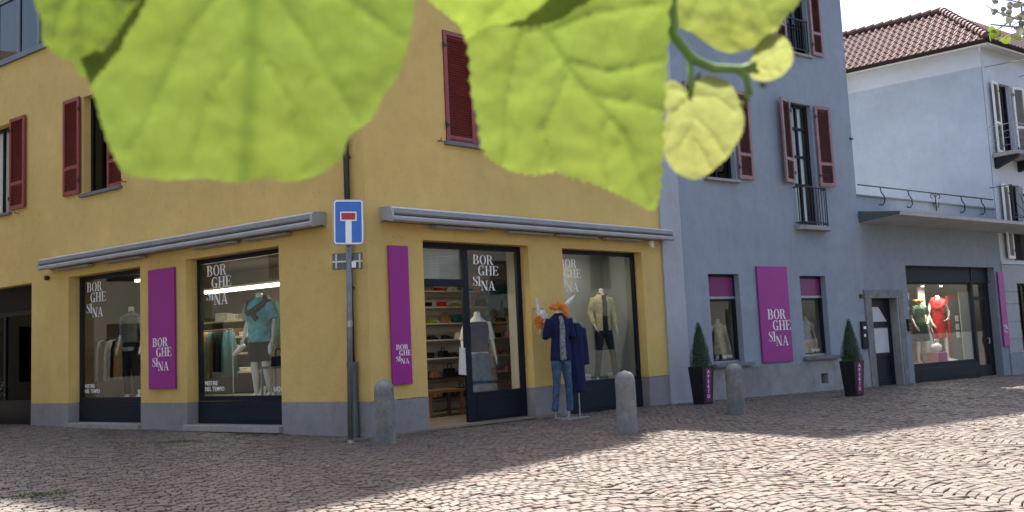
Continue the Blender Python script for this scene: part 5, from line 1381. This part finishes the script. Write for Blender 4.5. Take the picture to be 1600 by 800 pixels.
    leaf(t2, Eo, .412, [(2,(1166,110),(1195,90),(1230,72)),(1.3,(1178,103),(1200,110),(1220,112)),(1.3,(1180,100),(1185,80),(1200,62))], g3, bow=.12, tilt=(6,10), tooth=(7,.9), lump=.016, grid=2.6, label='small round yellow young leaf')
    for (x, y, w, h, a) in ((1166,152,8,20,-15),(1160,163,10,9,0),(1192,133,13,8,20),(1090,120,6,16,35),(1182,112,10,6,0)):
        k = .405/FPX; A_ = T(-base) @ T(pt(x,y,.405)) @ RY(R(a))
        MB(A_).ell((0,0,0),w*k*.5,w*k*.4,h*k*.55,12).build('bud', g3, t2, smooth=True)
    # far twig, upper right
    base = pt(1640,-40,5.2)
    t3 = thing('tree_branch', 'thin grey tree twigs with a few small backlit leaves at the top right corner', 'branch', T(base))
    w = MB(T(-base)); rnd = random.Random(9)
    def tw(a, b, r, n=4, jit=14, d=5.2):
        P = [ (a[0]+(b[0]-a[0])*i/n+rnd.uniform(-jit,jit)*(0<i<n), a[1]+(b[1]-a[1])*i/n+rnd.uniform(-jit,jit)*.5*(0<i<n)) for i in range(n+1)]
        w.tube([pt(x,y,d+rnd.uniform(-.05,.05)) for x,y in P], [r*(1-.6*i/n) for i in range(n+1)], 5); return P
    tw((1660,-30),(1560,45),.012); tw((1660,60),(1548,38),.010); tw((1640,-60),(1572,20),.009)
    for a, b in (((1600,20),(1580,55)),((1590,30),(1540,8)),((1610,0),(1585,-10)),((1598,44),(1570,60)),((1600,5),(1548,0)),((1620,30),(1586,24))): tw(a,b,.005,3,6)
    w.build('twig', plain('grey_bark',(.22,.20,.20),.8,.2,30), t3)
    lf = []
    small = leaf_mat('small_linden_leaf', (.17,.23,.03), (.1,.15,.02), .7)
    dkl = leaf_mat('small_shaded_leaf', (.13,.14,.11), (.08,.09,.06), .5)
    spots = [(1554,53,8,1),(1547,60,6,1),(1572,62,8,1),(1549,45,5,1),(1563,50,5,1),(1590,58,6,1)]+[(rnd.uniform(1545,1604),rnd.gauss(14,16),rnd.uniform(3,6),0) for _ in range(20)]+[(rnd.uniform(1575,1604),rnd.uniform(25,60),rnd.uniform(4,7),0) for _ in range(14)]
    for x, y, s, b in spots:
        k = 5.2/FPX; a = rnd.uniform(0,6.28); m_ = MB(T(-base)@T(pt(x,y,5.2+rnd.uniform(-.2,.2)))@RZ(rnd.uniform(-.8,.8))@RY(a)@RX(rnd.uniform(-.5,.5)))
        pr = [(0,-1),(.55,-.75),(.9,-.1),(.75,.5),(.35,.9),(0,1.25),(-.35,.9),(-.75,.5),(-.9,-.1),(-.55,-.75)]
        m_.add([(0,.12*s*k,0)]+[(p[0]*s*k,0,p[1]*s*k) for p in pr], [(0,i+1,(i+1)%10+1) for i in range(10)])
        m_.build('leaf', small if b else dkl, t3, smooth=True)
branches()

# ================================================================== HOUSES ACROSS THE SQUARE (behind the viewer; light bounce and reflections)
def across(x, y, rz, w, h, d, c, label):
    t = thing('town_house', label, 'house', T(Vector((x,y,0)))@RZ(rz))
    ops = []
    n = int(w/3)
    for i in range(n):
        for z in (1.0,4.6,8.0):
            if z+2 < h: ops.append((-w/2+1+i*3,-w/2+2.2+i*3,z,z+2))
    wall(MB(),-w/2,w/2,-.5,h,ops,.3).build('wall', c, t)
    b = MB(); b.quad((-w/2,0,-.5),(-w/2,d,-.5),(-w/2,d,h),(-w/2,0,h)); b.quad((w/2,0,-.5),(w/2,d,-.5),(w/2,d,h),(w/2,0,h)); b.quad((-w/2,d,-.5),(w/2,d,-.5),(w/2,d,h),(-w/2,d,h)); b.build('side_wall', c, t)
    MB().prism_x([(-.5,h),(d/2,h+2.5),(d+.5,h)],-w/2-.3,w/2+.3).build('roof', M_['tiles'], t)
    for o in ops: MB().box(o[0],o[1],.25,.3,o[2],o[3]).build('window', M_['frame_dk'], t)
across(-24,16,R(90),34,12,8,stucco('cream_render',(.62,.56,.44)),'cream house along the lane, outside the view to the left')
across(-10,-13,R(180)+R(14),22,12,9,stucco('warm_white_render',(.70,.64,.52)),'warm white house across the square behind the viewer')
across(15,-14,R(180)-R(8),22,12,9,stucco('grey_render',(.36,.34,.32)),'grey house across the square behind the viewer to the right')
across(36,8,R(-90),30,11,9,stucco('sand_render',(.50,.46,.38)),'sand-coloured house at the far side of the square, outside the view to the right')
